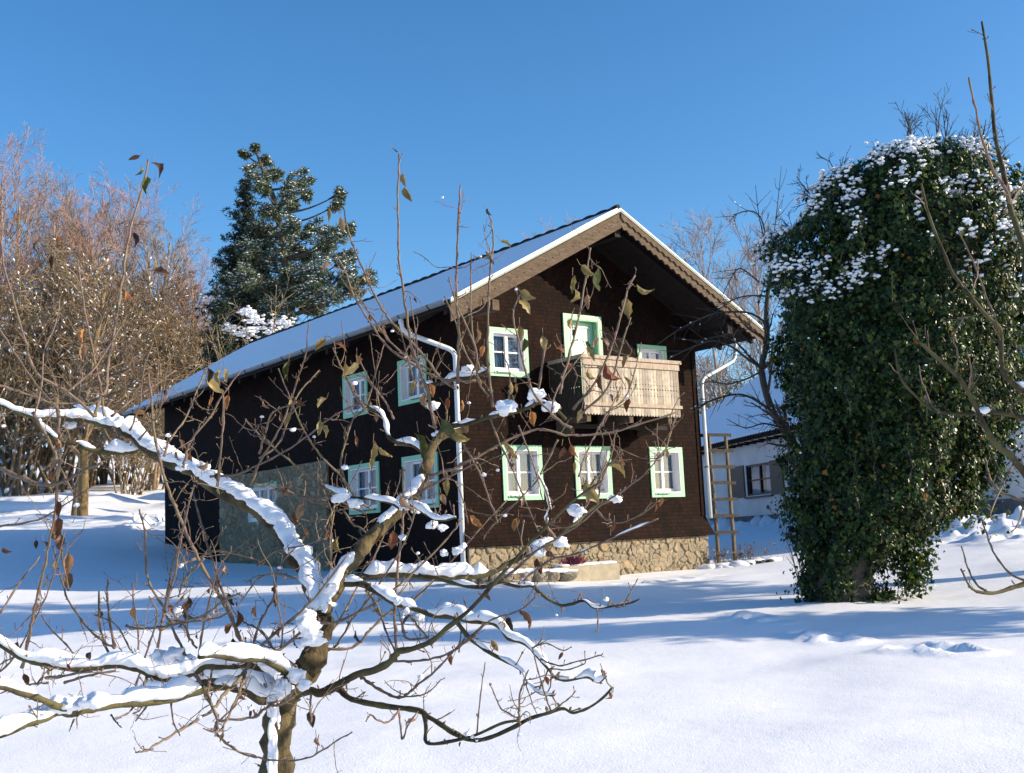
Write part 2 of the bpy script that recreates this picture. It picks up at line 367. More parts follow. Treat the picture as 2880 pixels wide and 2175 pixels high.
def rubble(name, a0, a1, z0, z1, T, cell, palette, mortar, parent, holes=(), amp=.045, step=.022, out=-1, flat=False, seed=3):
    r = np.random.RandomState(seed)
    A = np.arange(a0, a1+step*.5, step); Z = np.arange(z0, z1+step*.5, step); A[-1] = a1; Z[-1] = z1
    n = int((a1-a0)*(z1-z0)/(cell*cell)*1.2)
    sd = np.stack([r.uniform(a0, a1, n), r.uniform(z0, z1, n)], 1)
    asp = .62 if flat else .8
    GA, GZ = np.meshgrid(A, Z); pt = np.stack([GA.ravel(), GZ.ravel()], 1)
    wob = (np.stack([fbm(np.stack([pt[:, 0]*5, pt[:, 1]*5, pt[:, 0]*0+k], -1), 2) for k in (1, 8)], 1)-.5)*cell*.5
    q = pt+wob
    d = np.sqrt((q[:, None, 0]-sd[None, :, 0])**2+((q[:, None, 1]-sd[None, :, 1])/asp)**2)
    idx = np.argsort(d, axis=1)[:, :2]; d1 = np.take_along_axis(d, idx[:, :1], 1)[:, 0]; d2 = np.take_along_axis(d, idx[:, 1:2], 1)[:, 0]
    e = np.clip((d2-d1)/(cell*.28), 0, 1); prof = 1-(1-e)**2.2
    hgt = r.uniform(.15, 1.0, n)[idx[:, 0]]
    y = out*(prof*hgt*amp+(fbm(np.stack([pt[:, 0]*14, pt[:, 1]*14, pt[:, 0]*0], -1), 2)-.5)*amp*.5)
    pal = np.array(palette); c = pal[r.randint(0, len(pal), n)]*r.uniform(.8, 1.2, (n, 1)); k = np.clip(e*1.6-.5, 0, 1)[:, None]*r.uniform(.35, 1, n)[idx[:, 0]][:, None]
    colr = c[idx[:, 0]]*k+np.array(mortar)*(1-k)
    mb = MB(); V = [T(a, yy, z) for (a, z), yy in zip(pt, y)]
    ka, kz = len(A), len(Z); F_ = []
    for zi in range(kz-1):
        for ai in range(ka-1):
            ca, cz = (A[ai]+A[ai+1])/2, (Z[zi]+Z[zi+1])/2
            if any(h[0] < ca < h[1] and h[2] < cz < h[3] for h in holes): continue
            b = zi*ka+ai; F_.append((b, b+1, b+ka+1, b+ka))
    mb.add(V, F_)
    # edge returns
    n0 = len(V); extra = [T(a0, .1, z0), T(a0, .1, z1), T(a1, .1, z0), T(a1, .1, z1)]
    lf = [zi*ka for zi in range(kz)]; rt = [zi*ka+ka-1 for zi in range(kz)]; tp = [(kz-1)*ka+ai for ai in range(ka)]
    mb.add(extra, []); mb.f.append([n0]+lf+[n0+1]); mb.f.append([n0+2]+rt+[n0+3]); mb.f.append([n0+1]+tp+[n0+3])
    return mb.build(name, M_STONE, parent, attr=np.vstack([colr, np.tile(mortar, (4, 1))]))
pal1 = [(.25, .20, .13), (.30, .24, .16), (.21, .17, .115), (.27, .22, .15), (.20, .165, .12), (.32, .235, .13), (.27, .185, .10)]
rubble('plinth', 0, Wd*S, -2.1*S, -.80*S, lambda a, y, z: (a, y-.03, z), .16, pal1, (.24, .20, .135), house, amp=.055)
rubble('plinth', 0, 3.0, -2.1*S, -.80*S, lambda a, y, z: (Wd*S-y+.0, a, z), .16, pal1, (.24, .20, .135), house, amp=.055, seed=9)
pal2 = [(.22, .165, .10), (.28, .215, .13), (.15, .115, .075), (.25, .18, .10), (.32, .245, .15), (.19, .15, .105)]
hs = hole(stone_w)
rubble('stone_wall', 5.08*S, 10.92*S, -2.0*S, 1.14*S, lambda a, y, z: (y-.03, a, z), .20, pal2, (.21, .165, .10), house, amp=.06, step=.028, flat=True, holes=[tuple(q*S for q in hs)])

# windows: local frame x along wall, y inward, z up
def window(wd, T, name='window', recess=.20, panes=(2, 2), curtain=True, green=M_GREEN, proud=.03, sillbar=True, lb=None):
    x0, ww, z0, hh = wd; x0 *= S; ww *= S; z0 *= S; hh *= S
    TT = lambda x, y, z: T(x0+x, y, z0+z)
    b = .10
    fr = MB(); xi, zi = ww-b, hh-b
    fr.box((0, -proud, 0), (ww, 0.01, b), TT); fr.box((0, -proud, zi), (ww, .01, hh), TT)
    fr.box((0, -proud, b), (b, .01, zi), TT); fr.box((xi, -proud, b), (ww, .01, zi), TT)
    o = fr.build(name, green, house, lb=lb)
    rv = MB(); t = .02; q = -proud+.006
    rv.box((b, q, b), (b+t, recess, zi), TT); rv.box((xi-t, q, b), (xi, recess, zi), TT)
    rv.box((b+t, q, zi-t), (xi-t, recess, zi), TT); rv.box((b+t, q, b), (xi-t, recess, b+t), TT)
    rv.build('frame', M_WHITE, o)
    a0, a1, c0, c1 = b+t, xi-t, b+t, zi-t; sw_ = .048
    sa = MB(); y0, y1 = recess-.055, recess
    sa.box((a0, y0, c0), (a0+sw_, y1, c1), TT); sa.box((a1-sw_, y0, c0), (a1, y1, c1), TT)
    sa.box((a0+sw_, y0, c0), (a1-sw_, y1, c0+sw_+.03), TT); sa.box((a0+sw_, y0, c1-sw_), (a1-sw_, y1, c1), TT)
    nx_, nz_ = panes; iw = a1-a0-2*sw_
    for k in range(1, nx_):
        x = a0+sw_+iw*k/nx_; sa.box((x-.035, y0-.01, c0+sw_+.03), (x+.035, y1, c1-sw_), TT)
    for k in range(nx_):
        xa = a0+sw_+iw*k/nx_+(.035 if k else 0); xb = a0+sw_+iw*(k+1)/nx_-(.035 if k < nx_-1 else 0)
        for l in range(1, nz_):
            z = c0+sw_+.03+(c1-c0-2*sw_-.03)*l/nz_; sa.box((xa, y0+.01, z-.014), (xb, y1-.005, z+.014), TT)
    sa.build('sash', M_WHITE, o)
    gl = MB(); gl.box((a0+.01, recess-.030, c0+.01), (a1-.01, recess-.024, c1-.01), TT); gl.build('pane', M_GLASS if not curtain else M_PANE, o)
    cu = MB(); n = 26
    for side in (0, 1):
        xs_ = np.linspace(a0+.01, a0+(a1-a0)*.47, n) if side == 0 else np.linspace(a1-.01, a1-(a1-a0)*.47, n)
        top = [TT(x, recess+.05+.012*math.sin(i*1.3), c1) for i, x in enumerate(xs_)]; bot = [TT(x, recess+.05+.014*math.sin(i*1.3+.4), c0) for i, x in enumerate(xs_)]
        cu.add(top+bot, [(i, i+1, n+i+1, n+i) for i in range(n-1)])
    cu.build('curtain', M_CURT, o)
    bk = MB(); bk.box((a0, recess+.10, c0), (a1, recess+.12, c1), TT); bk.build('dark_room', M_ROOM, o)
    if sillbar:
        br = MB(); br.tube([TT(b+.04, -proud-.03, b*.72), TT(ww*.5, -proud-.03, b*.72)], .008, 6); br.tube([TT(b+.05, -proud-.035, b*.72), TT(b+.05, -proud-.035, b*1.1)], .012, 6)
        br.build('shutter_bolt', M_DARKWOOD, o)
    return o
t = NT('clear_pane'); t.set(Roughness=.02, Specular_IOR_Level=.7); t.col((.75, .82, .88))
tr = t.N('ShaderNodeBsdfTransparent'); tr.inputs[0].default_value = (.84, .90, .94, 1); mx = t.N('ShaderNodeMixShader'); mx.inputs[0].default_value = .07
gb = t.N('ShaderNodeBsdfGlossy'); gb.inputs['Roughness'].default_value = .03; t.L(tr.outputs[0], mx.inputs[1]); t.L(gb.outputs[0], mx.inputs[2])
t.L(mx.outputs[0], [n for n in t.t.nodes if n.type == 'OUTPUT_MATERIAL'][0].inputs[0]); M_PANE = t.m
M_ROOM = simple('dark_room', (.03, .03, .032), (.05, .05, .052), 2, bump=0)
for wd in front_w: window(wd, lambda x, y, z: (x, y, z), recess=.19 if wd[2] < 2 else .12)
for wd in side_w: window(wd, lambda x, y, z: (y, x, z), recess=.19)
window(stone_w, lambda x, y, z: (y-.03, x, z), recess=.12, panes=(3, 2), sillbar=False, proud=.02)
# back fillers beside reveals are not seen; balcony door
x0, ww, z0, hh = [q*S for q in door_w]; TT = lambda x, y, z: (x0+x, y, z0+z)
d = MB(); b = .11
d.box((0, -.04, 0), (b, .01, hh), TT); d.box((ww-b, -.04, 0), (ww, .01, hh), TT); d.box((b, -.04, hh-b), (ww-b, .01, hh), TT)
door = d.build('door', M_GREEN, house)
d = MB(); d.box((b, -.03, 0), (b+.02, .2, hh-b), TT); d.box((ww-b-.02, -.03, 0), (ww-b, .2, hh-b), TT); d.box((b+.02, -.03, hh-b-.02), (ww-b-.02, .2, hh-b), TT); d.build('frame', M_GREEN, door)
d = MB(); a0, a1 = b+.02, ww-b-.02; c1 = hh-b-.02
d.box((a0, .13, 0), (a1, .17, c1), TT)
for (p0, p1, q0, q1) in [(a0+.10, a1-.10, c1-.88, c1-.10), (a0+.10, a1-.10, .12, c1-1.0)]:
    for (r0, r1, s0, s1) in [(p0, p1, q0, q0+.03), (p0, p1, q1-.03, q1), (p0, p0+.03, q0+.03, q1-.03), (p1-.03, p1, q0+.03, q1-.03)]: d.box((r0, .112, s0), (r1, .131, s1), TT)
    d.box((p0+.09, .118, q0+.09), (p1-.09, .131, q1-.09), TT)
d.build('door_leaf', M_DOOR, door)

# roof
def slab(mb, side, dz0, dz1, ua, ub, v0, v1, nu=2, nv=2, nfun=None):
    us = np.linspace(ua, ub, nu); vs = np.linspace(v0, v1, nv); top = []; bot = []
    for v in vs:
        for u in us:
            uu = UA+side*u; zz = roof_z(uu, v); e = nfun(uu, v) if nfun else 0
            top.append((uu*S, v*S, (zz+dz1)*S+e)); bot.append((uu*S, v*S, (zz+dz0)*S))
    n = len(top); Fc = []
    for b_ in range(nv-1):
        for a in range(nu-1):
            k = b_*nu+a; Fc.append((k, k+1, k+nu+1, k+nu)); Fc.append((n+k, n+k+nu, n+k+nu+1, n+k+1))
    for a in range(nu-1): Fc.append((a, n+a, n+a+1, a+1)); k = (nv-1)*nu+a; Fc.append((k, k+1, n+k+1, n+k))
    for b_ in range(nv-1):
        k = b_*nu; Fc.append((k, k+nu, n+k+nu, n+k)); k = b_*nu+nu-1; Fc.append((k, n+k, n+k+nu, k+nu))
    mb.add(top+bot, Fc)
r = MB(); HE = UA-UE
slab(r, -1, -.19, -.085, 0, HE-.06, OV+.03, LR-.03, nv=8); slab(r, 1, -.19, -.085, 0, HE-.06, OV+.03, LR-.03, nv=8)
# rafters seen below the eave
for k in range(20):
    v = -.9+k*.86
    for sd in (-1, 1):
        slab(r, sd, -.30, -.192, .3, HE-.10, v, v+.09)
roof = r.build('roof', M_DARKWOOD, house)
cs = MB()      # corrugated sheet with wavy edge
vs = np.arange(OV, LR, .0275); wv = .016*np.sin(vs*2*math.pi/.155)
for sd in (-1, 1):
    rows = []
    for (u, o) in ((HE-.35, 0), (HE+.02, 0), (HE+.02, -.02), (HE-.35, -.02)):
        rows.append([((UA+sd*u)*S, v*S, (roof_z(UA+sd*u, v)-.062+o+w_)*S) for v, w_ in zip(vs, wv)])
    n = len(vs); V = [p for rw in rows for p in rw]; Fc = []
    for a in range(4):
        b_ = (a+1) % 4; Fc += [(a*n+i, a*n+i+1, b_*n+i+1, b_*n+i) for i in range(n-1)]
    Fc += [(0, n, 2*n, 3*n), (n-1, 2*n-1, 3*n-1, 4*n-1)]; cs.add(V, Fc)
rc = np.arange(OV+.02, LR, .05)
cs.tube([(UA*S, v*S, (roof_z(UA, v)-.012+.012*math.sin(v*2*math.pi/.4))*S) for v in rc], .055, 8)
cs.build('corrugated_sheet', M_DARKWOOD, roof)
sn = MB()
def rn(u, v): 
    e = (float(vnoise(np.array([u*.9, v*.9, 2.])))-.5)*.03; d_ = HE-abs(u-UA)
    return e-(.03*math.exp(-d_*12))+.02*(float(vnoise(np.array([u*6, v*5, 5.])))-.5)*math.exp(-abs(u-UA)*7)
slab(sn, -1, -.042, -.012, .03, HE-.01, OV+.005, LR, 34, 150, rn); slab(sn, 1, -.042, -.012, .03, HE-.01, OV+.005, LR, 20, 60, rn)
sn.build('roof_snow', M_RSNOW, roof, smooth=False)
# verge trims and barge boards (front)
def verge(v, hgt, dz, mat, name, y0, y1, scal=None, notch=None, topnotch=None, parent=None, sides=(-1, 1)):
    mb = MB(); rr = math.atan(Ka); cs_, sn_ = math.cos(rr), math.sin(rr); L = (HE+.02)/cs_*S
    for sd in sides:
        n = int(L/.0125); top = []; bot = []
        for i in range(n+1):
            l = L*i/n; q = hgt; tq = 0
            if scal: q = hgt-scal[0]*(.5+.5*math.cos(l*2*math.pi/scal[1]))**.6
            if notch:
                d_ = (l % notch[1])-notch[1]/2
                if abs(d_) < notch[0]: q = hgt-math.sqrt(notch[0]**2-d_*d_)
            if topnotch:
                d_ = (l % topnotch[1])-topnotch[1]/2
                if abs(d_) < topnotch[0]: tq = math.sqrt(topnotch[0]**2-d_*d_)
            top.append((l*cs_, -l*sn_-tq/cs_)); bot.append((l*cs_, -l*sn_-q/cs_))
        top2 = [(UA*S+sd*a, (ZA-dz)*S+b_) for a, b_ in top]; bot2 = [(UA*S+sd*a, (ZA-dz)*S+b_) for a, b_ in bot]
        m_ = len(top2)
        for yy in ((y0, y1),):
            V = [(a, OV*S+yy[0], z) for a, z in top2]+[(a, OV*S+yy[0], z) for a, z in bot2]+[(a, OV*S+yy[1], z) for a, z in top2]+[(a, OV*S+yy[1], z) for a, z in bot2]
            Fc = []
            for i in range(m_-1):
                Fc += [(i, i+1, m_+i+1, m_+i), (2*m_+i, 3*m_+i, 3*m_+i+1, 2*m_+i+1), (i, 2*m_+i, 2*m_+i+1, i+1), (m_+i, m_+i+1, 3*m_+i+1, 3*m_+i)]
            Fc += [(m_-1, 2*m_-1, 4*m_-1, 3*m_-1)]
            mb.add(V, Fc)
    return mb.build(name, mat, parent or roof)
verge(0, .032, .046, M_PIPE, 'verge_trim', -.055, -.012)
verge(0, .035, .078, M_TRIM, 'verge_strip', -.045, -.006)
bb = verge(0, .15, .13, M_BARGE, 'bargeboard', -.030, .0, notch=(.014, .21), parent=roof)
verge(0, .15, .13+.15/S/math.cos(math.atan(Ka)), M_BARGE, 'bargeboard', -.030, .0, topnotch=(.014, .21), parent=roof, sides=(-1,))
verge(0, .15, .13+.15/S/math.cos(math.atan(Ka)), M_BARGE, 'bargeboard', -.030, .0, scal=(.045, .19), topnotch=(.014, .21), parent=roof, sides=(1,))
verge(0, .13, .145, M_BARGE, 'bargeboard', -.060, -.032, scal=(.04, .19), parent=roof, sides=(1,))
for u, z in ((.05, 3.22), (Wd-.05, 3.22), (UA, 4.86)):
    pu = MB(); pu.box(((u-.07)*S, (OV+.08)*S, (z-.02)*S), ((u+.07)*S, -.01, (z+.16)*S)); pu.build('purlin', M_BARGE if u < 1 else M_DARKWOOD, house)
# gutters
def gutter(u, v0, v1, z, mat):
    mb = MB(); n = 10; ring = [(.075*math.cos(math.pi+math.pi*k/n), .085*math.sin(math.pi+math.pi*k/n)) for k in range(n+1)]; ring += [(a*.9, b*.9+.002) for a, b in ring[::-1]]
    V = []; m_ = len(ring); segs = [v0, v1]
    for v in segs: V += [(u*S+a, v*S, z*S+b+(v-v0)*.000) for a, b in ring]
    mb.add(V, [(i, (i+1) % m_, m_+(i+1) % m_, m_+i) for i in range(m_)]+[tuple(range(m_)), tuple(range(2*m_-1, m_-1, -1))])
    o = mb.build('gutter', mat, house)
    v = v0+.5
    while v < v1:
        bk = MB(); bk.tube([(u*S+.083*math.cos(math.pi+math.pi*k/n), v*S, z*S+.092*math.sin(math.pi+math.pi*k/n)) for k in range(n+1)]+[(u*S+.12, v*S, z*S+.05)], .010, 5); v += .95
        bk.build('gutter_bracket', M_DARKWOOD, o)
    return o
gutter(UE-.02, OV+.10, LR-.1, 3.30, M_GUT); gutter(UA+HE+.03, OV+.10, LR-.1, 3.30, M_METAL)
# downpipes
def pipe(pts, r, name, mat):
    mb = MB(); pp = [Vector(p) for p in pts]; out = [pp[0]]
    for i in range(1, len(pp)-1):
        a = (pp[i-1]-pp[i]).normalized(); b_ = (pp[i+1]-pp[i]).normalized(); R = .16
        for t_ in np.linspace(0, 1, 6): out.append((1-t_)**2*(pp[i]+a*R)+2*t_*(1-t_)*pp[i]+t_*t_*(pp[i]+b_*R))
    out.append(pp[-1]); mb.tube(out, r, 14); o = mb.build(name, mat, house, smooth=True)
    cl = MB()
    for z in (2.0, .6):
        a, b_ = pp[-2], pp[-1]; q = a.lerp(b_, (a.z-z*S)/(a.z-b_.z)) if b_.z < z*S < a.z else None
        if q: cl.tube([q+Vector((0, 0, -.02)), q+Vector((0, 0, .02))], r+.008, 14); cl.box((q.x-.01, q.y, q.z-.01), (q.x+.06, q.y+.1, q.z+.01))
    if cl.n: cl.build('pipe_clamp', M_GUT, o)
    return o
def hp(X, Y, u):      # display px onto house plane u = const (units) -> local metres
    r_ = ray(X*K, Y*K); o_ = Vector((-HX, -HY, EYE-HZ)); ol = (o_.x*cy_+o_.y*sy_, -o_.x*sy_+o_.y*cy_, o_.z); dl = (r_.x*cy_+r_.y*sy_, -r_.x*sy_+r_.y*cy_, r_.z)
    t_ = (u*S-ol[0])/dl[0]; return (u*S, ol[1]+t_*dl[1], ol[2]+t_*dl[2])
g0 = hp(866, 700, UE-.02)
pipe([(g0[0], g0[1], 3.26*S), (g0[0]+.01, g0[1], 3.02*S), (-.085, .02, 2.66*S), (-.085, .02, -1.6*S)], .052, 'downpipe', M_PIPE)
pipe([((UA+HE+.03)*S, -.35, 3.26*S), ((UA+HE+.03)*S, -.30, 2.85*S), ((Wd+.09)*S, -.09, 2.42*S), ((Wd+.09)*S, -.09, -.45*S)], .045, 'downpipe', M_PIPE)

# balcony
B0, B1, BV, BZ0, BZ1 = 2.03, 4.45, -.95, 1.48, 2.56
bal = MB(); bal.box((B0*S, BV*S+.03, 1.62*S), (B1*S, -.01, 1.67*S))
balc = bal.build('balcony', M_BARGE, house)
def boards(T, length, name, pitch=.084, mat=None):
    tn = []; mat = mat or M_PLANK
    n = max(1, round(length/pitch)); pw = length/n; mb = MB(); hh_ = (BZ1-BZ0-.05)*S; g_ = .003
    hz = [.38*hh_, .50*hh_, .585*hh_]; hr = [.011, .017, .011]
    for i in range(n):
        a, b_ = i*pw+g_, (i+1)*pw-g_; o = []
        for k in range(7): th = math.pi*k/6; o.append(((a+b_)/2+(b_-a)/2*math.cos(math.pi-th), .05-.05*math.sin(th)**1.2))
        def edge(x, sgn, zs):
            pts = []
            for z_, r_ in zs:
                for k in range(5):
                    th = math.pi*k/4; dz = -r_*math.cos(th); pts.append((x-sgn*r_*math.sin(th), z_+dz))
            return pts
        rgt = edge(b_, 1, list(zip(hz, hr))) if i < n-1 else []
        lft = edge(a, -1, list(zip(hz, hr)))[::-1] if i > 0 else []
        o += rgt+[(b_, hh_), (a, hh_)]+lft
        off = rnd.uniform(-.004, .004); n0 = mb.n; mb.prism(o, off, off+.022, T); k_ = rnd.uniform(.55, 1.1); tn += [(.50*k_, .435*k_*rnd.uniform(.97, 1.03), .345*k_*rnd.uniform(.93, 1.05))]*(mb.n-n0)
    return mb.build(name, mat, balc, attr=np.array(tn) if mat is M_PLANK else None, fix=True)
boards(lambda a, z, c: (B0*S+a, BV*S+c, BZ0*S+z), (B1-B0)*S, 'railing_panel')
boards(lambda a, z, c: (B0*S-.002-c, BV*S+.03+a, BZ0*S+z), -BV*S-.05, 'railing_panel', mat=M_SHADEPLANK)  # left end panel, shade painted in through the darker plank tone
boards(lambda a, z, c: (B1*S+.002+c, BV*S+.03+a, BZ0*S+z), -BV*S-.05, 'railing_panel', mat=M_SHADEPLANK)
hr_ = MB(); hr_.box((B0*S-.06, BV*S-.06, (BZ1-.05)*S+.001), (B1*S+.06, BV*S+.06, BZ1*S+.02)); hr_.box((B0*S-.06, BV*S+.061, (BZ1-.05)*S+.001), (B0*S+.05, -.02, BZ1*S+.02)); hr_.box((B1*S-.05, BV*S+.061, (BZ1-.05)*S+.001), (B1*S+.06, -.02, BZ1*S+.02))
hr_.box((B0*S-.012, BV*S-.032, (BZ1-.17)*S), (B1*S+.012, BV*S-.005, (BZ1-.055)*S))
hr_.build('handrail', M_BOARD, balc)
lr_ = MB(); lr_.box((B0*S-.01, BV*S-.04, 1.645*S), (B1*S+.035, BV*S-.004, 1.705*S)); lr_.build('lower_rail', M_BOARD, balc)
jo = [MB() for _ in range(3)]
for k, (u, mb) in enumerate(zip((2.16, 3.2, 4.2), jo)):
    mb.box((u*S-.055, BV*S+.05, 1.36*S), (u*S+.055, -.005, 1.47*S+.16)); mb.box((u*S-.05, -.5, 1.2*S), (u*S+.05, -.005, 1.36*S-.002)); mb.build('joist', M_BARGE, balc)
jb = MB(); jb.box((B0*S-.02, -.62, 1.28*S), (B1*S+.02, -.54, 1.355*S)); jb.build('beam', M_DARKWOOD, balc)

# ---------------- white house behind ----------------
WK = 1.3; WA = P(1975, 1488, 38*WK); WB = P(2880, 1470, 22*WK)
wd_ = Vector((WB.x-WA.x, WB.y-WA.y, 0)); WL = wd_.length; wd_.normalize(); wn = Vector((wd_.y, -wd_.x, 0))   # outward normal
if wn.x > 0: wn = -wn
WBZ = 1.45
wr = world_root('white_house', (WA.x, WA.y, WBZ), label='low white plastered house with grey plinth and brown shutters behind the ivy tree', cat='house')
def WT(s, y, z): q = WA+wd_*s-wn*y; return (q.x, q.y, WBZ+z)
def wpx(X, Y):
    r_ = ray(X, Y); o_ = Vector((0, 0, EYE)); t_ = ((Vector((WA.x, WA.y, 0))-o_).dot(wn))/(r_.dot(wn)); q = o_+r_*t_
    return ((q-WA).dot(wd_), q.z-WBZ)
def wallT(T, a0, a1, z0, z1, holes, ys=(0, .3)):
    mb = MB()
    A = sorted({a0, a1, *[h[0] for h in holes], *[h[1] for h in holes]}); Z = sorted({z0, z1, *[h[2] for h in holes], *[h[3] for h in holes]})
    for y in ys:
        for p, q in zip(A, A[1:]):
            for r_, s_ in zip(Z, Z[1:]):
                if any(h[0] < (p+q)/2 < h[1] and h[2] < (r_+s_)/2 < h[3] for h in holes): continue
                mb.add([T(p, y, r_), T(q, y, r_), T(q, y, s_), T(p, y, s_)], [(0, 1, 2, 3)])
    return mb
s0, zb = wpx(2103, 1392); s1, zt = wpx(2165, 1299); zb, zt = min(zb, wpx(2165, 1389)[1]), zt
wh_h = 2.62*WK; wS0, wS1 = -7.0, WL+.5
wb = wallT(WT, wS0, wS1, .55, wh_h, [(s0, s1, zb, zt)])
for sE in (wS0, wS1): wb.add([WT(sE, 0, -.5), WT(sE, 15, -.5), WT(sE, 15, wh_h), WT(sE, 7.5, wh_h+4.6), WT(sE, 0, wh_h)], [(0, 1, 2, 3, 4)])
wb.build('wall', M_PLASTER, wr)
pb = MB(); pb.box((wS0-.03, -.035, -1.2), (wS1+.03, .25, .55), WT); pb.build('plinth', M_PLINTH2, wr)
rb = MB(); ov_ = .5; pt_ = .60; zr = wh_h-.05
def rpt(y, dz): return zr+(y+ov_)*pt_+dz
ry = 7.5
rb.add([WT(s, y, rpt(y, dz)) for dz in (0, .12) for s in (wS0-.5, wS1+.3) for y in (-ov_, ry)], [(0, 1, 3, 2), (4, 6, 7, 5), (0, 2, 6, 4), (1, 5, 7, 3), (0, 4, 5, 1), (2, 3, 7, 6)])
rb.add([WT(s, y, rpt(2*ry-y, dz)) for dz in (0, .12) for s in (wS0-.5, wS1+.3) for y in (ry+.001, 2*ry+ov_)], [(0, 1, 3, 2), (4, 6, 7, 5), (0, 2, 6, 4), (1, 5, 7, 3), (0, 4, 5, 1), (2, 3, 7, 6)])
s = wS0
while s < wS1: rb.box((s, -ov_+.03, wh_h-.14), (s+.09, 0, wh_h-.055), WT); s += .65
wrf = rb.build('roof', M_DARKWOOD, wr)
ti = MB(); s = wS0-.5
while s < wS1+.3: ti.tube([WT(s, -ov_-.05, rpt(-ov_-.05, .12)), WT(s, .1, rpt(.1, .13))], .07, 6); s += .24
ti.build('tile_edge', M_DARKWOOD, wrf)
sb = MB(); ns, ny_ = 60, 12; V = []; Fc = []
for y in np.linspace(-ov_+.05, ry, ny_):
    for s in np.linspace(wS0-.48, wS1+.25, ns): V.append(WT(s, y, rpt(y, .20+.05*float(vnoise(np.array([s*.8, y, 1.]))))))
for b_ in range(ny_-1): Fc += [(b_*ns+a, b_*ns+a+1, b_*ns+ns+a+1, b_*ns+ns+a) for a in range(ns-1)]
V2 = [WT(s, y, rpt(y, .125)) for y in np.linspace(-ov_+.05, ry, ny_) for s in np.linspace(wS0-.48, wS1+.25, ns)]; n = len(V); V += V2
Fc += [tuple(n+x for x in f_[::-1]) for f_ in list(Fc)]; Fc += [(a, n+a, n+a+1, a+1) for a in range(ns-1)]
sb.add(V, Fc); sb.build('roof_snow', M_RSNOW, wrf)
wm = MB(); b = .07; T0 = lambda x, y, z: WT(s0+x, y, zb+z); ww, hh = s1-s0, zt-zb
wm.box((0, .05, 0), (b, .16, hh), T0); wm.box((ww-b, .05, 0), (ww, .16, hh), T0); wm.box((b, .05, 0), (ww-b, .16, b), T0); wm.box((b, .05, hh-b), (ww-b, .16, hh), T0)
wm.box((ww/2-.04, .06, b), (ww/2+.04, .15, hh-b), T0); wm.box((b, .07, hh*.5-.025), (ww/2-.04, .14, hh*.5+.025), T0); wm.box((ww/2+.04, .07, hh*.5-.025), (ww-b, .14, hh*.5+.025), T0)
wo_ = wm.build('window', M_FRAMEDK, wr)
q = MB(); q.box((b*.5, .11, b*.5), (ww-b*.5, .116, hh-b*.5), T0); q.build('pane', M_PANE, wo_)
q = MB(); q.box((b, .2, 0), (ww*.40, .21, hh-.1), T0); q.box((ww*.62, .2, 0), (ww-b, .21, hh-.1), T0); q.build('curtain', M_CURT, wo_)
q = MB(); q.box((0, .28, 0), (ww, .3, hh), T0); q.build('dark_room', M_ROOM, wo_)
q = MB(); q.box((-.12, -.10, -.10), (ww+.12, .05, -.04), T0); q.build('sill', M_FRAMEDK, wo_)
for (xa, xb, y_) in ((-ww*.72, -.16, -.04), (ww+.02, ww*1.5, -.04)):
    q = MB(); q.box((xa, y_, -.05), (xb, y_+.03, hh+.03), T0)
    for z in np.arange(.08, hh-.1, .075): q.box((xa+.05, y_-.012, z), (xb-.05, y_-.0005, z+.045), T0)
    q.build('shutter', M_BROWN, wr)
for sx, zz in ((s0+1.1*ww+1.4, 2.2), (s0+1.1*ww+1.8, 2.2), (WL-.6, 1.9)):
    q = MB(); q.box((sx, -.012, zz), (sx+.14, .01, zz+.22), WT)
    for z in np.arange(zz+.03, zz+.2, .05): q.box((sx+.02, -.02, z), (sx+.12, -.0125, z+.02), WT)
    q.build('air_vent', M_PLINTH2, wr)

# ---------------- ladder, trough, stones ----------------
lp = H2W(Wd+.75, .15, 0); LD = lp.y-.4
def mb_plank(mb, a, b, wd, th, fwd=Vector((0, -1, 0))):
    a = Vector(a); b = Vector(b); d_ = (b-a).normalized(); sd = d_.cross(fwd).normalized(); fw = sd.cross(d_)
    V = [c+sd*x*wd/2+fw*y*th/2 for c in (a, b) for x in (-1, 1) for y in (-1, 1)]
    mb.add(V, [(0, 1, 3, 2), (4, 6, 7, 5), (0, 2, 6, 4), (1, 5, 7, 3), (0, 4, 5, 1), (2, 3, 7, 6)])
lt, lb_ = P(1993, 1226, LD+.1), P(2022, 1575, LD-.05); rt_, rb_ = P(2041, 1228, LD+.1), P(2067, 1570, LD-.05)
ld = world_root('wooden_ladder', tuple(lb_), label='tall weathered wooden ladder standing by the right corner of the brown farmhouse', cat='ladder')
for a, b_ in ((lt, lb_+Vector((0, 0, -.25))), (rt_, rb_+Vector((0, 0, -.25)))):
    q = MB(); q.tube([a.lerp(b_, k/8)+Vector((rnd.uniform(-.006, .006), 0, 0)) for k in range(9)], np.linspace(.040, .050, 9), 8); q.build('rail', M_LADDER, ld)
z5 = lambda x, y: (1900+x/2.784, 1050+y/2.784)
for (xa, ya, xb, yb) in ((225, 484, 432, 486), (240, 606, 448, 609), (252, 734, 460, 734), (270, 859, 470, 859), (280, 990, 480, 986), (292, 1118, 486, 1113), (306, 1247, 494, 1243)):
    q = MB(); mb_plank(q, P(*z5(xa, ya), LD-.0), P(*z5(xb, yb), LD-.0), .075, .03); o = q.build('rung', M_LADDER, ld)
    for v_ in o.data.vertices: v_.co.y -= .05
q = MB(); a = P(*z5(110, 502), LD+.9); mb_plank(q, a, P(*z5(228, 484), LD+.0), .07, .05); q.build('crossbar', M_DARKWOOD, ld)

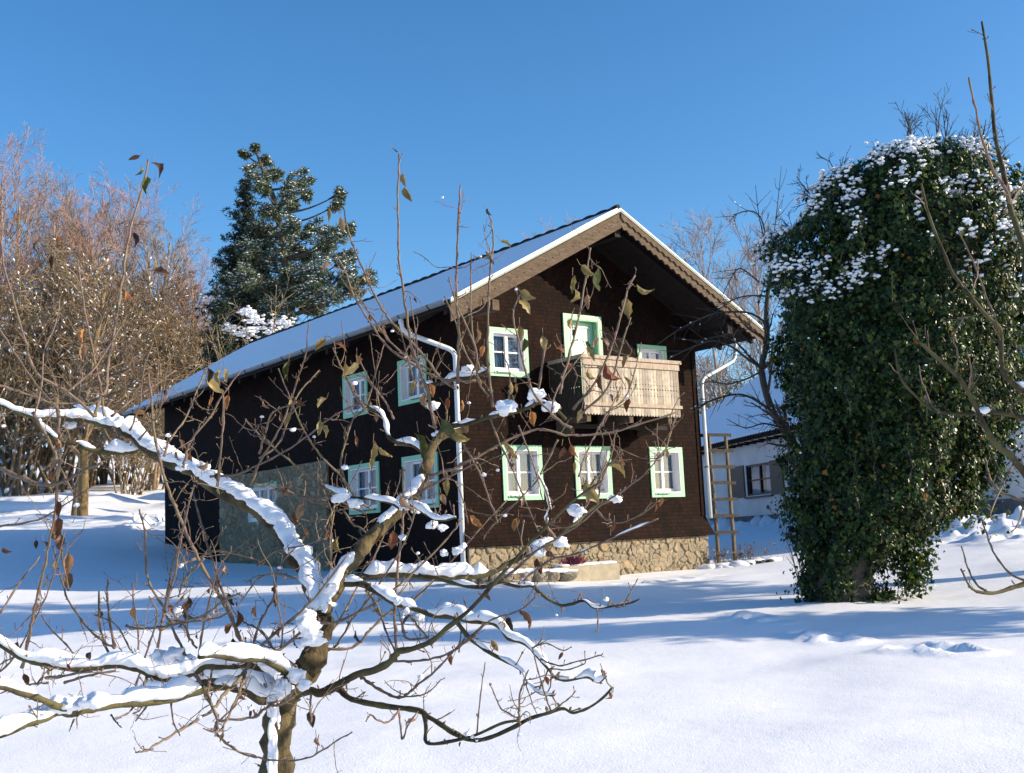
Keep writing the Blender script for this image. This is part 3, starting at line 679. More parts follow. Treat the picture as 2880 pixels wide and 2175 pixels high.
def lumps(mb, cx, cy, n, rx, ry, r0, r1, seed, squash=.6, dz=0, rotn=None, zf=gzf):
    r_ = np.random.RandomState(seed)
    for _ in range(n):
        a = r_.uniform(0, 6.28); q = math.sqrt(r_.uniform(0, 1)); x = cx+rx*q*math.cos(a); y = cy+ry*q*math.sin(a); R = r_.uniform(r0, r1)
        blob(mb, (x, y, zf(x, y)+dz), R, R*r_.uniform(.7, 1.1), R*squash, r_)
_sph = None
def _mk():
    bm = bmesh.new(); bmesh.ops.create_icosphere(bm, subdivisions=2, radius=1); V = np.array([v.co[:] for v in bm.verts]); Fc = [[v.index for v in f.verts] for f in bm.faces]; bm.free()
    bm = bmesh.new(); bmesh.ops.create_icosphere(bm, subdivisions=3, radius=1); V3 = np.array([v.co[:] for v in bm.verts]); F3 = [[v.index for v in f.verts] for f in bm.faces]; bm.free()
    return V, Fc, V3, F3
SV, SF, SV3, SF3 = _mk()
def blob(mb, c, rx, ry, rz, r_, amp=.35, fine=False, freq=1.4):
    V0, F0 = (SV3, SF3) if fine else (SV, SF)
    off = r_.uniform(0, 50, 3); n = 1+amp*(fbm(V0*freq+off+5, 2)-.5)*2
    V = V0*n[:, None]*np.array([rx, ry, rz]); a = r_.uniform(0, 6.28); ca, sa = math.cos(a), math.sin(a)
    V = np.stack([V[:, 0]*ca-V[:, 1]*sa, V[:, 0]*sa+V[:, 1]*ca, V[:, 2]], 1)+np.array(c); mb.add(V, F0)
bx, by = P(2060, 1590, LD-.5).x, LD-.45
q = MB(); lumps(q, bx+.1, by+.22, 60, 1.0, .34, .20, .36, 5, .32, .0)
bed = world_root('snowy_plant_bed', (bx, by, gzf(bx, by)), label='small snow covered plant bed with dark earth showing at the foot of the ladder', cat='plant bed')
q.build('snow_cover', M_SNOW, bed, smooth=True)
q = MB(); lumps(q, bx+.15, by-.16, 34, .85, .08, .05, .11, 6, .5, .02); q.build('soil', M_SOIL, bed)
q = MB(); r_ = np.random.RandomState(4)
for _ in range(90):
    x = bx+r_.normal(.1, .35); y = by+r_.normal(.1, .1); z = gzf(x, y); h = r_.uniform(.15, .55)
    q.tube([(x, y, z), (x+r_.normal(0, .05), y, z+h*.6), (x+r_.normal(0, .12), y+r_.normal(0, .05), z+h)], [.004, .003, .002], 3)
    for _k in range(2):
        a = np.array([x+r_.normal(0, .06), y-.02, z+h*r_.uniform(.4, 1)]); d1 = r_.normal(0, .025, 3); d2 = r_.normal(0, .02, 3); q.add([a-d1, a+d2, a+d1, a-d2], [(0, 1, 2, 3)])
q.build('stems', M_OLTW, bed, fix=False)

# concrete trough: local house frame
def onv(X, Y, v):
    r_ = ray(X, Y); o_ = Vector((-HX, -HY, EYE-HZ)); ol = (o_.x*cy_+o_.y*sy_, -o_.x*sy_+o_.y*cy_, o_.z); dl = (r_.x*cy_+r_.y*sy_, -r_.x*sy_+r_.y*cy_, r_.z)
    t_ = (v*S-ol[1])/dl[1]; return (ol[0]+t_*dl[0], v*S, ol[2]+t_*dl[2])
ta = onv(1581, 1592, -.62); tb = onv(1742, 1580, -.62); 
tr0 = empty('concrete_trough', tuple(H2W(ta[0]/S, -.62, tb[2]/S-.4)), YAW, label='rectangular pale concrete trough topped with snow against the stone plinth', cat='trough')
def TR(x, y, z): return (x, y, z)
tw = tb[0]-ta[0]; q = MB(); th_ = .42; tz = .44; dd = .42
q.box((0, 0, -.15), (tw, .06, tz), TR); q.box((0, dd-.06, -.15), (tw, dd, tz), TR); q.box((0, .06, -.15), (.06, dd-.06, tz), TR); q.box((tw-.06, .06, -.15), (tw, dd-.06, tz), TR); q.box((.06, .06, 0), (tw-.06, dd-.06, .3), TR)
o = q.build('basin', M_CONC, tr0); bv = o.modifiers.new('b', 'BEVEL'); bv.width = .012; bv.segments = 2
q = MB(); r_ = np.random.RandomState(8)
for k in range(9): blob(q, (tw*(.30+.08*k), dd*.5, tz+.0), .16, .20, .045, r_)
blob(q, (.14, .2, tz), .14, .2, .04, r_); q.build('snow_cover', M_SNOW, tr0, smooth=True)
hc = H2W(ta[0]/S, -.62, 0); hz0 = float(tr0.location.z)+tz
hloc = Vector((HX, HY, 0))+Vector(((ta[0]+tw*.27)*cy_+.55*S*sy_*.9, (ta[0]+tw*.27)*sy_-.55*S*cy_*.9, 0))
hp_ = world_root('heather_plant', (hloc.x, hloc.y, hz0), label='small pinkish red heather planted in the concrete trough', cat='plant')
q = MB()
for _ in range(260):
    a = r_.normal(0, 1, 3)*np.array([.12, .07, .03]); b_ = np.array([hloc.x, hloc.y, hz0]); q.tube([b_+a*.5, b_+a+np.array([0, 0, .10+.06*r_.rand()])], [.006, .008], 3)
q.build('blooms', M_HEATH, hp_, fix=False)
# low wall of stones left of the trough
lw = []
q = MB(); r_ = np.random.RandomState(12)
st = world_root('low_stone_edge', tuple(H2W(.6, -.6, -1.4)), label='row of rough stones capped with snow along the front of the farmhouse plinth', cat='stone edging')
for k in range(34):
    p = H2W(-.55+r_.uniform(0, 1)*2.45, -.62+r_.uniform(-.12, .12), 0); z = gzf(p.x, p.y); blob(q, (p.x, p.y, z+.05+r_.uniform(0, .12)), r_.uniform(.10, .22), r_.uniform(.08, .14), r_.uniform(.07, .13), r_, .5)
q.build('stones', simple('edging_stone', (.10, .09, .07), (.28, .25, .19), 6, bump=.9, dist=.03), st)
q = MB()
for k in range(22):
    p = H2W(-.55+k/22*2.4, -.60+r_.uniform(-.08, .08), 0); z = gzf(p.x, p.y); blob(q, (p.x, p.y, z+.22), r_.uniform(.15, .3), r_.uniform(.10, .18), r_.uniform(.03, .06), r_)
q.build('snow_cover', M_SNOW, st, smooth=True)

# ---------------- generic tree growth ----------------
def grow(rs, base, d0, length, rad, spec, lvl=0, out=None):
    """spec per level: (n_children, child_len_ratio, angle, up_bias, wiggle, nseg)"""
    if out is None: out = []
    nch, cl, ang, up, wig, ns = spec[lvl]
    pts = [np.array(base, float)]; d = np.array(d0, float); d /= np.linalg.norm(d); step = length/ns
    for _ in range(ns):
        d = d+rs.normal(0, wig, 3)+np.array([0, 0, up]); d /= np.linalg.norm(d); pts.append(pts[-1]+d*step)
    out.append((lvl, np.array(pts), rad))
    if lvl+1 < len(spec):
        for k in range(nch):
            t_ = rs.uniform(.25 if lvl else .18, 1.0)**(.85); i_ = min(int(t_*ns), ns-1); f = t_*ns-i_; p = pts[i_]*(1-f)+pts[i_+1]*f
            dd = pts[i_+1]-pts[i_]; dd /= np.linalg.norm(dd); a = rs.normal(0, 1, 3); a -= dd*np.dot(a, dd); a /= np.linalg.norm(a)+1e-9
            th = math.radians(ang)*rs.uniform(.6, 1.3); cd_ = dd*math.cos(th)+a*math.sin(th)
            grow(rs, p, cd_, length*cl*rs.uniform(.55, 1.15)*(1.12-.55*t_ if lvl == 0 else 1.1-.4*t_), rad*(1-.7*t_)*.55+.002, spec, lvl+1, out)
    return out
def tree_parts(root, segs, mats, names=('trunk', 'branches'), split=1, minr=.004, sides=(8, 5, 3, 3), snow=None, snow_rs=None, snow_p=.4, snow_levels=(1, 2), snow_r=1.3):
    A, B_, Sn = MB(), MB(), MB()
    for lvl, pts, rad in segs:
        n = sides[min(lvl, len(sides)-1)]; rr = np.maximum(np.linspace(rad, rad*.35, len(pts)), minr)
        (A if lvl < split else B_).tube(pts, rr, n, cap=n > 3)
        if snow and lvl in snow_levels:
            for k in range(len(pts)-1):
                if snow_rs.rand() < snow_p:
                    a, b_ = pts[k], pts[k+1]; f0 = snow_rs.uniform(0, .5); f1 = f0+snow_rs.uniform(.3, .5); r0 = max(rr[k], snow)*snow_r
                    p0, p1 = a+(b_-a)*f0, a+(b_-a)*f1; h = np.array([0, 0, rr[k]*.7+r0*.4]); Sn.tube([p0+h, (p0+p1)/2+h*1.1, p1+h], [r0*.3, r0, r0*.3], 4, cap=False)
    res = []
    if A.n: res.append(A.build(names[0], mats[0], root, fix=False, smooth=True))
    if B_.n: res.append(B_.build(names[1], mats[1], root, fix=False))
    if Sn.n: res.append(Sn.build('snow', M_TSNOW, root, fix=False))
    return res
def proto(name, segs, mats, **kw):
    root = empty(name, (0, 0, 0)); tree_parts(root, segs, mats, **kw); HH[root.name] = max(float(s_[1][:, 2].max()) for s_ in segs); return root
def copy_tree(o, parent=None):
    c = o.copy(); col.objects.link(c); c.parent = parent
    for ch in [x for x in bpy.data.objects if x.parent == o]: copy_tree(ch, c)
    return c
def place(root, first, X, D, h, rz, label, cat, group=None, zoff=-.1):
    o = root if first else copy_tree(root)
    p = Q(X, 1100, D); h = h/HH[root.name]; o.location = (p.x, D, gzf(p.x, D)+zoff); o.rotation_euler = (0, 0, rz); o.scale = (h, h, h); tag(o, label, cat, group); return o

HH = {}
# --- red-twigged birches on the left hill ---
def birch(seed, hgt=18, n1=40, n2=13, n3=6, ang=36):
    rs = np.random.RandomState(seed)
    return grow(rs, (0, 0, 0), (0, 0, 1), hgt, .16, [(n1, .36, ang, .02, .035, 14), (n2, .42, 38, .06, .07, 6), (n3, .5, 34, .04, .10, 4), (0, 0, 0, 0, .1, 3)][:4])
bA = proto('birch_tree', birch(1), (M_BIRCHB, M_REDTW), minr=.0085, sides=(7, 4, 3, 3))
bB = proto('birch_tree', birch(2, n1=38), (M_BIRCHB, M_GOLDTW), minr=.0085, sides=(7, 4, 3, 3))
def topof(X, Yt, D): q = Q(X, Yt, D); return q.z-gzf(q.x, D)
birches = [(bA, 110, 392, 71.0, 'leafless reddish birch third from the left edge'), (bB, 325, 400, 73.0, 'leafless golden brown birch just right of the slender tallest one'), (bA, 190, 405, 66.0, 'leafless reddish birch left of the shoot with hanging leaves'), (bB, 10, 330, 65.0, 'leafless golden brown birch beside the leftmost one'), (bA, 440, 600, 69.0, 'small leafless birch half hidden by the pine'), (bA, -30, 262, 63.0, 'tall leafless birch with purplish twigs at the far left edge of the photo'), (bB, 62, 372, 69.0, 'leafless golden brown birch second from the left edge of the photo'),
           (bA, 150, 385, 73.0, 'leafless reddish birch in the middle of the left row of trees'), (bB, 225, 400, 68.0, 'leafless golden brown birch behind the shoot with hanging leaves'),
           (bA, 288, 345, 75.0, 'slender tall birch with lilac twigs rising above its neighbours'), (bB, 362, 428, 71.0, 'leafless golden brown birch left of the snowy pine'), (bA, 405, 520, 67.0, 'lower pinkish birch nearest to the snowy pine on its left')]
seen = set()
for k, (b_, X, Yt, D, lab) in enumerate(birches):
    h = topof(X, Yt, D); place(b_, b_.name not in seen, X, D, h, k*2.3+.4, lab, 'tree', 'leafless reddish trees on the left hill'); seen.add(b_.name)
# --- olive-brown snowy bushes in front of them ---
def bush(seed, n0=15, hgt=7, spread=.5):
    rs = np.random.RandomState(seed); out = []
    for k in range(n0):
        a = rs.uniform(0, 6.28); t_ = rs.uniform(.05, spread); grow(rs, (rs.normal(0, .5), rs.normal(0, .3), 0), (math.cos(a)*t_, math.sin(a)*t_, 1), hgt*rs.uniform(.6, 1), .055, [(13, .38, 45, -.02, .06, 9), (8, .5, 45, -.03, .1, 5), (4, .5, 45, 0, .12, 3), (0, 0, 0, 0, .1, 2)][:4], 0, out)
    return out
sA = np.random.RandomState(5)
pA = proto('snowy_bush', bush(21), (M_BRTW, M_OLTW), names=('stems', 'twigs'), minr=.0075, sides=(5, 3, 3, 3), snow=.020, snow_rs=sA, snow_p=.55, snow_levels=(0, 1))
pB = proto('snowy_bush', bush(22, spread=.8), (M_BRTW, M_BRTW), names=('stems', 'twigs'), minr=.0075, sides=(5, 3, 3, 3), snow=.020, snow_rs=sA, snow_p=.55, snow_levels=(0, 1))
bushes = [(pA, 110, 480, 65.0, 'tall olive brown bush reaching up among the birch crowns on the left'), (pB, 220, 500, 66.0, 'broad olive brown bush under the middle birches'), (pB, 20, 470, 65.0, 'tall brown bush at the far left below the birch crowns'), (pB, 390, 560, 66.0, 'brown bush under the birch nearest to the pine'),
          (pA, -20, 560, 58.0, 'snow dusted olive brown bush at the far left edge'), (pB, 75, 600, 60.0, 'snow dusted bush behind the trunk pair on the left'), (pA, 160, 540, 62.0, 'tall snow dusted bush behind the hanging brown leaves'),
          (pA, 330, 640, 61.0, 'snow dusted brown bush beside the far end of the farmhouse roof'), (pB, 415, 640, 65.0, 'snowy brown bush just behind the low end of the farmhouse roof'),
          (pA, 470, 700, 69.0, 'brown bush between the birches and the snowy pine'), (pA, 290, 800, 57.0, 'low snowy bush at the far corner of the farmhouse')]
for k, (b_, X, Yt, D, lab) in enumerate(bushes):
    h = topof(X, Yt, D); place(b_, b_.name not in seen, X, D, h, k*1.7+.2, lab, 'bush', 'snowy bushes on the left hill'); seen.add(b_.name)
M_BROWNB = mk_bark('brown_bark', (.10, .065, .03), (.26, .18, .09), (.20, .14, .06), 6)
# trunk pair
for X, D, rr, lab in ((178, 46, .23, 'sunlit bare tree trunk standing in the snow at left'), (158, 47.2, .15, 'thin shaded tree trunk just left of the sunlit one')):
    p = Q(X, 1130, D); z = gzf(p.x, D); rs = np.random.RandomState(int(X)); top = topof(X+6, 620, D)
    root = world_root('broadleaf_tree', (p.x, D, z), label=lab, cat='tree')
    sg = grow(rs, (p.x, D, z-.2), (.02, 0, 1), top, rr, [(26, .34, 50, .03, .04, 12), (10, .45, 42, 0, .08, 6), (5, .5, 40, 0, .1, 3), (0, 0, 0, 0, .1, 2)])
    tree_parts(root, sg, (M_BROWNB, M_BRTW), minr=.011, sides=(10, 4, 3, 3), snow=.022, snow_rs=rs, snow_p=.25)
# --- small tree top above the ridge, birch behind right, shrub behind white house ---
o = place(bA, False, 1225, 62, topof(1225, 448, 62), 1.0, 'top of a distant leafless tree peeping over the farmhouse ridge', 'tree')
rs = np.random.RandomState(31)
bC = proto('bare_tree', grow(rs, (0, 0, 0), (0, 0, 1), 12, .12, [(30, .42, 30, .05, .04, 12), (11, .5, 30, .06, .07, 6), (5, .5, 30, .03, .1, 4), (0, 0, 0, 0, .1, 3)]), (M_BIRCHB, M_PALETW), minr=.009, sides=(7, 4, 3, 3))
place(bC, True, 1590, 66, topof(1570, 425, 66), .3, 'pale leafless tree behind the right slope of the farmhouse roof', 'tree')
place(bC, False, 1650, 70, topof(1660, 440, 70), 2.1, 'second pale leafless tree behind the farmhouse, nearer to the ivy', 'tree')
rs = np.random.RandomState(32)
for X, Yt, D, lab, gq in ((1560, 740, 68, 'brown shrub behind the white house, left part', pB), (1660, 720, 70, 'brown shrub behind the white house, beside the ivy', pA)):
    place(gq, False, X, D, topof(X, Yt, D), X, lab, 'bush')

# --- conifers ---
def tufts(mb, c, r, n, rs, size, tint, cols, flat=.8, upb=.5, snow=None, snow_n=0, sdir=None):
    """needle tufts filling a clump; returns nothing"""
    a = rs.normal(0, 1, (n, 3)); a /= np.linalg.norm(a, axis=1)[:, None]; q = rs.uniform(0, 1, n)**.45
    ctr = np.array(c)+a*q[:, None]*np.array([r, r, r*flat])
    m_ = 7
    dirs = rs.normal(0, 1, (n, m_, 3))+a[:, None, :]*.8+np.array([0, 0, upb]); dirs /= np.linalg.norm(dirs, axis=2)[:, :, None]
    side = np.cross(dirs, rs.normal(0, 1, (n, m_, 3))); side /= np.linalg.norm(side, axis=2)[:, :, None]+1e-9
    L = size*rs.uniform(.6, 1.2, (n, m_, 1)); wv_ = size*.10
    b0 = ctr[:, None, :]-side*wv_*.4; b1 = ctr[:, None, :]+side*wv_*.4; m0 = ctr[:, None, :]+dirs*L*.6+side*wv_; m1 = ctr[:, None, :]+dirs*L*.6-side*wv_; tp = ctr[:, None, :]+dirs*L
    V = np.stack([b0, b1, m0, tp, m1], 2).reshape(-1, 3); k = np.arange(n*m_)*5
    mb.addn(V, np.stack([k, k+1, k+2, k+3, k+4], 1))
    cc = np.array(cols)[rs.randint(0, len(cols), n)]*rs.uniform(.7, 1.3, (n, 1)); tint.append(np.repeat(cc, m_*5, 0))
    if snow is not None and snow_n:
        idx = rs.permutation(n); idx = idx[ctr[idx, 2] > c[2]-r*flat*.35][:snow_n]
        for i_ in idx:
            s_ = size*rs.uniform(.15, .38); V0 = OCT*np.array([s_, s_, s_*.45])*rs.uniform(.7, 1.3, (len(OCT), 1)); snow.addn(V0+ctr[i_]+np.array([0, 0, size*.28]), OCF)
bm = bmesh.new(); bmesh.ops.create_icosphere(bm, subdivisions=1, radius=1); OCT = np.array([v.co[:] for v in bm.verts]); OCF = [[v.index for v in f.verts] for f in bm.faces]; bm.free()
GR = [(.07, .105, .06), (.10, .14, .075), (.055, .085, .06), (.13, .16, .09)]
PD = 52.0
HZq = lambda x, y, D: Q(.3819*x, 230.4+.3819*y, D)
clumps = [(1450, 240, 36), (1390, 270, 28), (1500, 310, 34), (1440, 390, 60), (1560, 380, 50), (1700, 425, 62), (1640, 480, 60), (1730, 505, 36), (1650, 560, 48), (1500, 480, 60), (1530, 600, 80), (1500, 700, 90), (1650, 680, 66), (1770, 690, 62), (1890, 720, 72), (1985, 705, 36), (1925, 495, 36), (1905, 560, 34), (1850, 790, 84),
          (1740, 850, 80), (1950, 870, 66), (1600, 860, 110), (1450, 900, 110), (1330, 940, 100), (1800, 950, 110), (1960, 950, 86), (2085, 970, 52), (1480, 1050, 130), (1660, 1050, 140), (1850, 1050, 110), (1990, 1030, 66), (1380, 1130, 90), (1560, 1150, 120), (1740, 1120, 90), (1300, 1060, 80), (1700, 950, 90), (1580, 1000, 100), (1420, 980, 100), (1800, 1130, 80), (1440, 700, 70), (1560, 760, 80), (1680, 780, 70), (1260, 1150, 70), (1400, 820, 80)]
rs = np.random.RandomState(77)
tb0 = HZq(1620, 1500, PD); tpn = [HZq(x, y, PD) for x, y in ((1640, 1500), (1640, 1100), (1600, 800), (1560, 560), (1500, 400), (1450, 260))]
pr = world_root('pine_tree', (tb0.x, PD, gzf(tb0.x, PD)), label='tall pine with open branches and snow on its needles left of the roof ridge', cat='tree')
q = MB(); base = Vector((tb0.x+.2, PD, gzf(tb0.x, PD)-.2)); q.tube(catmull([base]+tpn, 4), np.linspace(.32, .05, 25), 9)
trunkp = catmull([base]+tpn, 4)
br = MB()
nm, sn_, ti_ = MB(), MB(), []
for x, y, r_ in clumps:
    c = HZq(x, y, PD+rs.uniform(-1.6, 1.6)); R = r_*.3819*PD/WPX
    j_ = np.argmin(np.abs(trunkp[:, 2]-(c.z-abs(c.x-tb0.x)*.35))); p0 = Vector(trunkp[j_]); mid = p0.lerp(c, .5)+Vector((0, 0, -.15*(c-p0).length*.4))
    br.tube(catmull([p0, mid, c], 4), np.linspace(.07, .02, 9), 5)
    for k in range(5): e = c+Vector(rs.normal(0, .6, 3))*R; br.tube([mid.lerp(c, .6), (mid.lerp(c, .8)+e)/2, e], [.03, .02, .012], 4)
    ns_ = max(1, int(5*(R/.5)**1.2))
    for k in range(ns_+4):       # sub-clumps with gaps between them
        a = rs.normal(0, 1, 3); a /= np.linalg.norm(a); cc = Vector(c)+Vector(a*np.array([1, 1, .8]))*R*rs.uniform(.25, 1.2)
        tufts(nm, cc, min(.44, R*.6)*rs.uniform(.6, 1.15), 20, rs, .21, ti_, GR, .55, .6, sn_, 15)
q.build('trunk', M_BARK2, pr, fix=False, smooth=True); br.build('branches', M_BARK2, pr, fix=False); nm.build('needles', M_NEED, pr, fix=False, attr=np.concatenate(ti_)); sn_.build('snow', M_TSNOW, pr, fix=False)
# spruce
def spruce(name, Xc, Ytop, Ybase, half, D, label, seed, sn_n=5, tilt=0, dens=1.0):
    rs = np.random.RandomState(seed); tp = Q(Xc, Ytop, D); bs = Q(Xc, Ybase, D); gzb = gzf(bs.x, D)
    root = world_root(name, (bs.x, D, gzb), label=label, cat='tree'); q = MB(); q.tube([(bs.x, D, gzb-.2), (bs.x, D, (tp.z+gzb)/2), (tp.x, D, tp.z)], [.25, .15, .03], 9); q.build('trunk', M_BARK2, root, fix=False, smooth=True)
    br, nm, sn_, ti_ = MB(), MB(), MB(), []; H_ = tp.z-bs.z; RW = half*D/WPX; n = int(H_/.36)
    for k in range(n):
        t_ = k/n; z = bs.z+H_*t_; rad = RW*(1-t_)**.75*rs.uniform(.75, 1.1)+.15; m_ = max(5, int(13*(1-t_)+3))
        for j_ in range(m_):
            a = rs.uniform(0, 6.28); L = rad*rs.uniform(.6, 1.08); dx, dy = math.cos(a), math.sin(a)*.9
            pts = [np.array([bs.x+(tp.x-bs.x)*t_+dx*L*f, D+dy*L*f, z-L*.30*f**1.3+L*.12*f**4+rs.normal(0, .03)]) for f in (0, .35, .7, 1)]
            br.tube(pts, [.04, .03, .02, .01], 3)
            for f in np.arange(.25, 1.05, .32/max(L, .3)):
                c = pts[0]+(pts[3]-pts[0])*f; c = c+rs.normal(0, .10, 3); tufts(nm, c, .22, int(7*dens), rs, .20, ti_, [(.022, .042, .026), (.03, .055, .03), (.018, .034, .026)], .5, -.1, sn_, 2 if rs.rand() < sn_n/10 else 0)
    br.build('branches', M_BARK2, root, fix=False); nm.build('needles', M_NEED, root, fix=False, attr=np.concatenate(ti_)); sn_.build('snow', M_TSNOW, root, fix=False); return root, H_
spruce('spruce_tree', 530, 372, 800, 118, 53.5, 'dark dense spruce growing against the left side of the tall pine', 5, 5)
SP, SPH = spruce('small_spruce', 470, 660, 900, 60, 50, 'small dark spruce just beyond the far end of the farmhouse roof', 6, 3)
# snow-laden shrub between roof and pine
rs = np.random.RandomState(55); D = 44.0
q0 = HZq(1450, 1260, D); root = world_root('snow_laden_shrub', (q0.x, D, gzf(q0.x, D)), label='shrub heaped with bright white snow above the roof in front of the pine', cat='shrub')
sg = []
for k in range(14): grow(rs, (q0.x+rs.normal(0, .3), D, gzf(q0.x, D)), (rs.normal(0, .35), rs.normal(0, .3), 1), HZq(1450, 1130, D).z-gzf(q0.x, D)-rs.uniform(0, .8), .04, [(12, .4, 55, -.02, .08, 8), (5, .4, 45, -.03, .1, 4), (0, 0, 0, 0, .1, 3)], 0, sg)
tree_parts(root, sg, (M_BRTW, M_OLTW), names=('stems', 'twigs'), minr=.01, sides=(5, 3, 3))
sn_ = MB()
for x, y, r_, n in ((1400, 1160, 45, 45), (1440, 1200, 45, 40), (1310, 1255, 45, 40), (1600, 1235, 80, 60), (1500, 1260, 90, 60), (1380, 1280, 70, 40)):
    for k in range(n):
        c = HZq(x+rs.normal(0, r_*.55), y+rs.normal(0, r_*.3), D+rs.normal(0, .4)); s_ = rs.uniform(.03, .10); sn_.addn(OCT*np.array([s_*1.3, s_, s_*.6])*rs.uniform(.75, 1.25, (len(OCT), 1))+np.array(c), OCF)
sn_.build('snow', M_TSNOW, root, fix=False)

for (x, y, h, wsc, lab) in ((14.2, 18.6, 5.0, 1.9, 'broad evergreen standing just past the right edge of the photo'), (12.6, 13.2, 3.3, 1.9, 'low evergreen just past the right edge, nearest to the viewer')):
    o = copy_tree(SP); k = h/SPH; o.scale = (k*wsc, k*wsc, k); o.location = (x, y, gzf(x, y)); tag(o, lab, 'tree')

# ---------------- ivy clad tree ----------------
ID = 17.0; rs = np.random.RandomState(101)
prof = [(1290, 1815, 84), (1262, 1812, 82), (1230, 1815, 86), (1200, 1838, 108), (1150, 1880, 160), (1100, 1900, 202), (1050, 1910, 216), (1000, 1925, 232), (900, 1942, 246), (800, 1945, 285), (700, 1944, 300), (600, 1944, 300), (520, 1952, 276), (450, 1960, 248), (400, 1968, 212), (360, 1978, 165), (335, 1985, 110), (322, 1985, 50)]
py_ = np.array([p[0] for p in prof][::-1], float); pc = np.array([p[1] for p in prof][::-1], float); ph = np.array([p[2] for p in prof][::-1], float)
ib = Q(1835, 1283, ID); iz = gzf(ib.x, ID)
ivy = world_root('ivy_clad_tree', (ib.x, ID, iz), label='old tree trunk thickly wrapped in dark green ivy with snow on its upper leaves', cat='tree')
q = MB(); tp_ = [Q(c, y, ID) for y, c in zip(py_[::-1], pc[::-1])]
base = Vector((ib.x, ID, iz-.3)); q.tube(catmull([base]+[Vector((a.x, ID, a.z)) for a in tp_[1:-1]], 2), np.linspace(.50, .12, (len(tp_)-1-1)*2+1+0), 12)
q.build('trunk', M_BARK2, ivy, fix=False, smooth=True)
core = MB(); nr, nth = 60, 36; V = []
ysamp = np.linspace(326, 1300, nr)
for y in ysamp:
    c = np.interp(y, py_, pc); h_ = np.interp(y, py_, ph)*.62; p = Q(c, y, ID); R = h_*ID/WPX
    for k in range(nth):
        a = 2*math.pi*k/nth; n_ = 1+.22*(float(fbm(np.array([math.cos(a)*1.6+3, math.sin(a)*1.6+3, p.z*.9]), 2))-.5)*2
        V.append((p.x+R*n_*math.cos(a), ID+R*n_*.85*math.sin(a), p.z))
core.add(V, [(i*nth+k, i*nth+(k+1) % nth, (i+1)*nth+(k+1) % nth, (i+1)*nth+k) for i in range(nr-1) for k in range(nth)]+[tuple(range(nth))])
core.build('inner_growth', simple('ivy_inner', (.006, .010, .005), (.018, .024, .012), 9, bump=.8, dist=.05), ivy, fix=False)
NL = 88000
yy = rs.uniform(322, 1300, NL*2); hw = np.interp(yy, py_, ph); keep = rs.uniform(0, 290, NL*2) < hw+25; yy = yy[keep][:NL]; N_ = len(yy)
cx_ = np.interp(yy, py_, pc); hw = np.interp(yy, py_, ph); th = rs.uniform(0, 2*math.pi, N_)
z = np.array([Q(1900, y, ID).z for y in np.linspace(300, 1320, 60)]); zz = np.interp(yy, np.linspace(300, 1320, 60), z)
# correct x for roll with exact projection
def Qx(c, y): 
    a = c*K-1440; b = 1087.5-y*K; x = (a*cr+b*sr)/FPX; u = (-a*sr+b*cr)/FPX; f = ID/(cp-u*sp); return x*f, EYE+(sp+u*cp)*f
x0, zz = Qx(cx_, yy); R = hw*ID/WPX
nn = np.stack([np.cos(th)*2.3+3, np.sin(th)*2.3+3, zz*1.25], -1); lob = fbm(nn, 3)-.5; nn2 = np.stack([np.cos(th)*7+3, np.sin(th)*7+3, zz*4.2], -1); lob2 = fbm(nn2, 2)-.5
dr = rs.uniform(0, 1, N_)**2
rad = R*(.925+.62*lob)+.75*lob2-dr*.34*np.minimum(R, 1)+rs.normal(0, .035, N_)+(rs.rand(N_) < .04)*rs.uniform(0, .16, N_)
px = x0+rad*np.cos(th); pyy = ID+rad*.85*np.sin(th); pz = zz+rs.normal(0, .03, N_)
# taper of lower left: pull bottoms; normals
nrm = np.stack([np.cos(th), np.sin(th), np.full(N_, .15)+np.clip((480-yy)/150, 0, 1.6)], -1)+rs.normal(0, .42, (N_, 3)); nrm /= np.linalg.norm(nrm, axis=1)[:, None]
ctr = np.stack([px, pyy, np.maximum(pz, iz-.05)], -1)
# hanging strand right + trailing bits on the ground
def extra(cen, sd, n):
    global ctr, nrm
    e = np.array(cen)+rs.normal(0, 1, (n, 3))*np.array(sd); ctr = np.vstack([ctr, e]); m_ = rs.normal(0, 1, (n, 3)); m_ /= np.linalg.norm(m_, axis=1)[:, None]; nrm = np.vstack([nrm, m_])
for X, Y, sx, sz_, n in ((1955, 1190, .10, .16, 420), (1975, 1230, .08, .14, 360), (1965, 1262, .12, .08, 260), (1900, 1290, .16, .05, 240), (1780, 1275, .18, .05, 220), (2000, 1200, .08, .12, 160), (1715, 1060, .10, .35, 260), (2100, 1090, .18, .16, 420), (2140, 1010, .18, .2, 420), (2185, 880, .14, .25, 420), (2195, 700, .10, .3, 300), (2190, 560, .14, .2, 300)):
    extra(Q(X, Y, ID-.2), (sx, .2, sz_), n)
N_ = len(ctr)
def leafcloud(ctr, nrm, size, rs, droop=.6):
    N_ = len(ctr); up = np.array([0, 0, -1.0])+rs.normal(0, droop, (N_, 3)); t_ = up-nrm*(up*nrm).sum(1)[:, None]; t_ /= np.linalg.norm(t_, axis=1)[:, None]+1e-9; s_ = np.cross(nrm, t_); sz_ = size*rs.uniform(.4, 1.0, (N_, 1))**1.0*(1+.5*(rs.rand(N_, 1) < .2))
    V = np.stack([ctr-t_*sz_*.45, ctr+s_*sz_*.5-t_*sz_*.15-nrm*sz_*.10, ctr+s_*sz_*.22+t_*sz_*.15, ctr+t_*sz_*.62-nrm*sz_*.12, ctr-s_*sz_*.22+t_*sz_*.15, ctr-s_*sz_*.5-t_*sz_*.15-nrm*sz_*.10], 1).reshape(-1, 3)
    k = np.arange(N_)*6; fa = np.concatenate([np.stack([k, k+1, k+2, k+3], 1), np.stack([k, k+3, k+4, k+5], 1)]); return V, fa
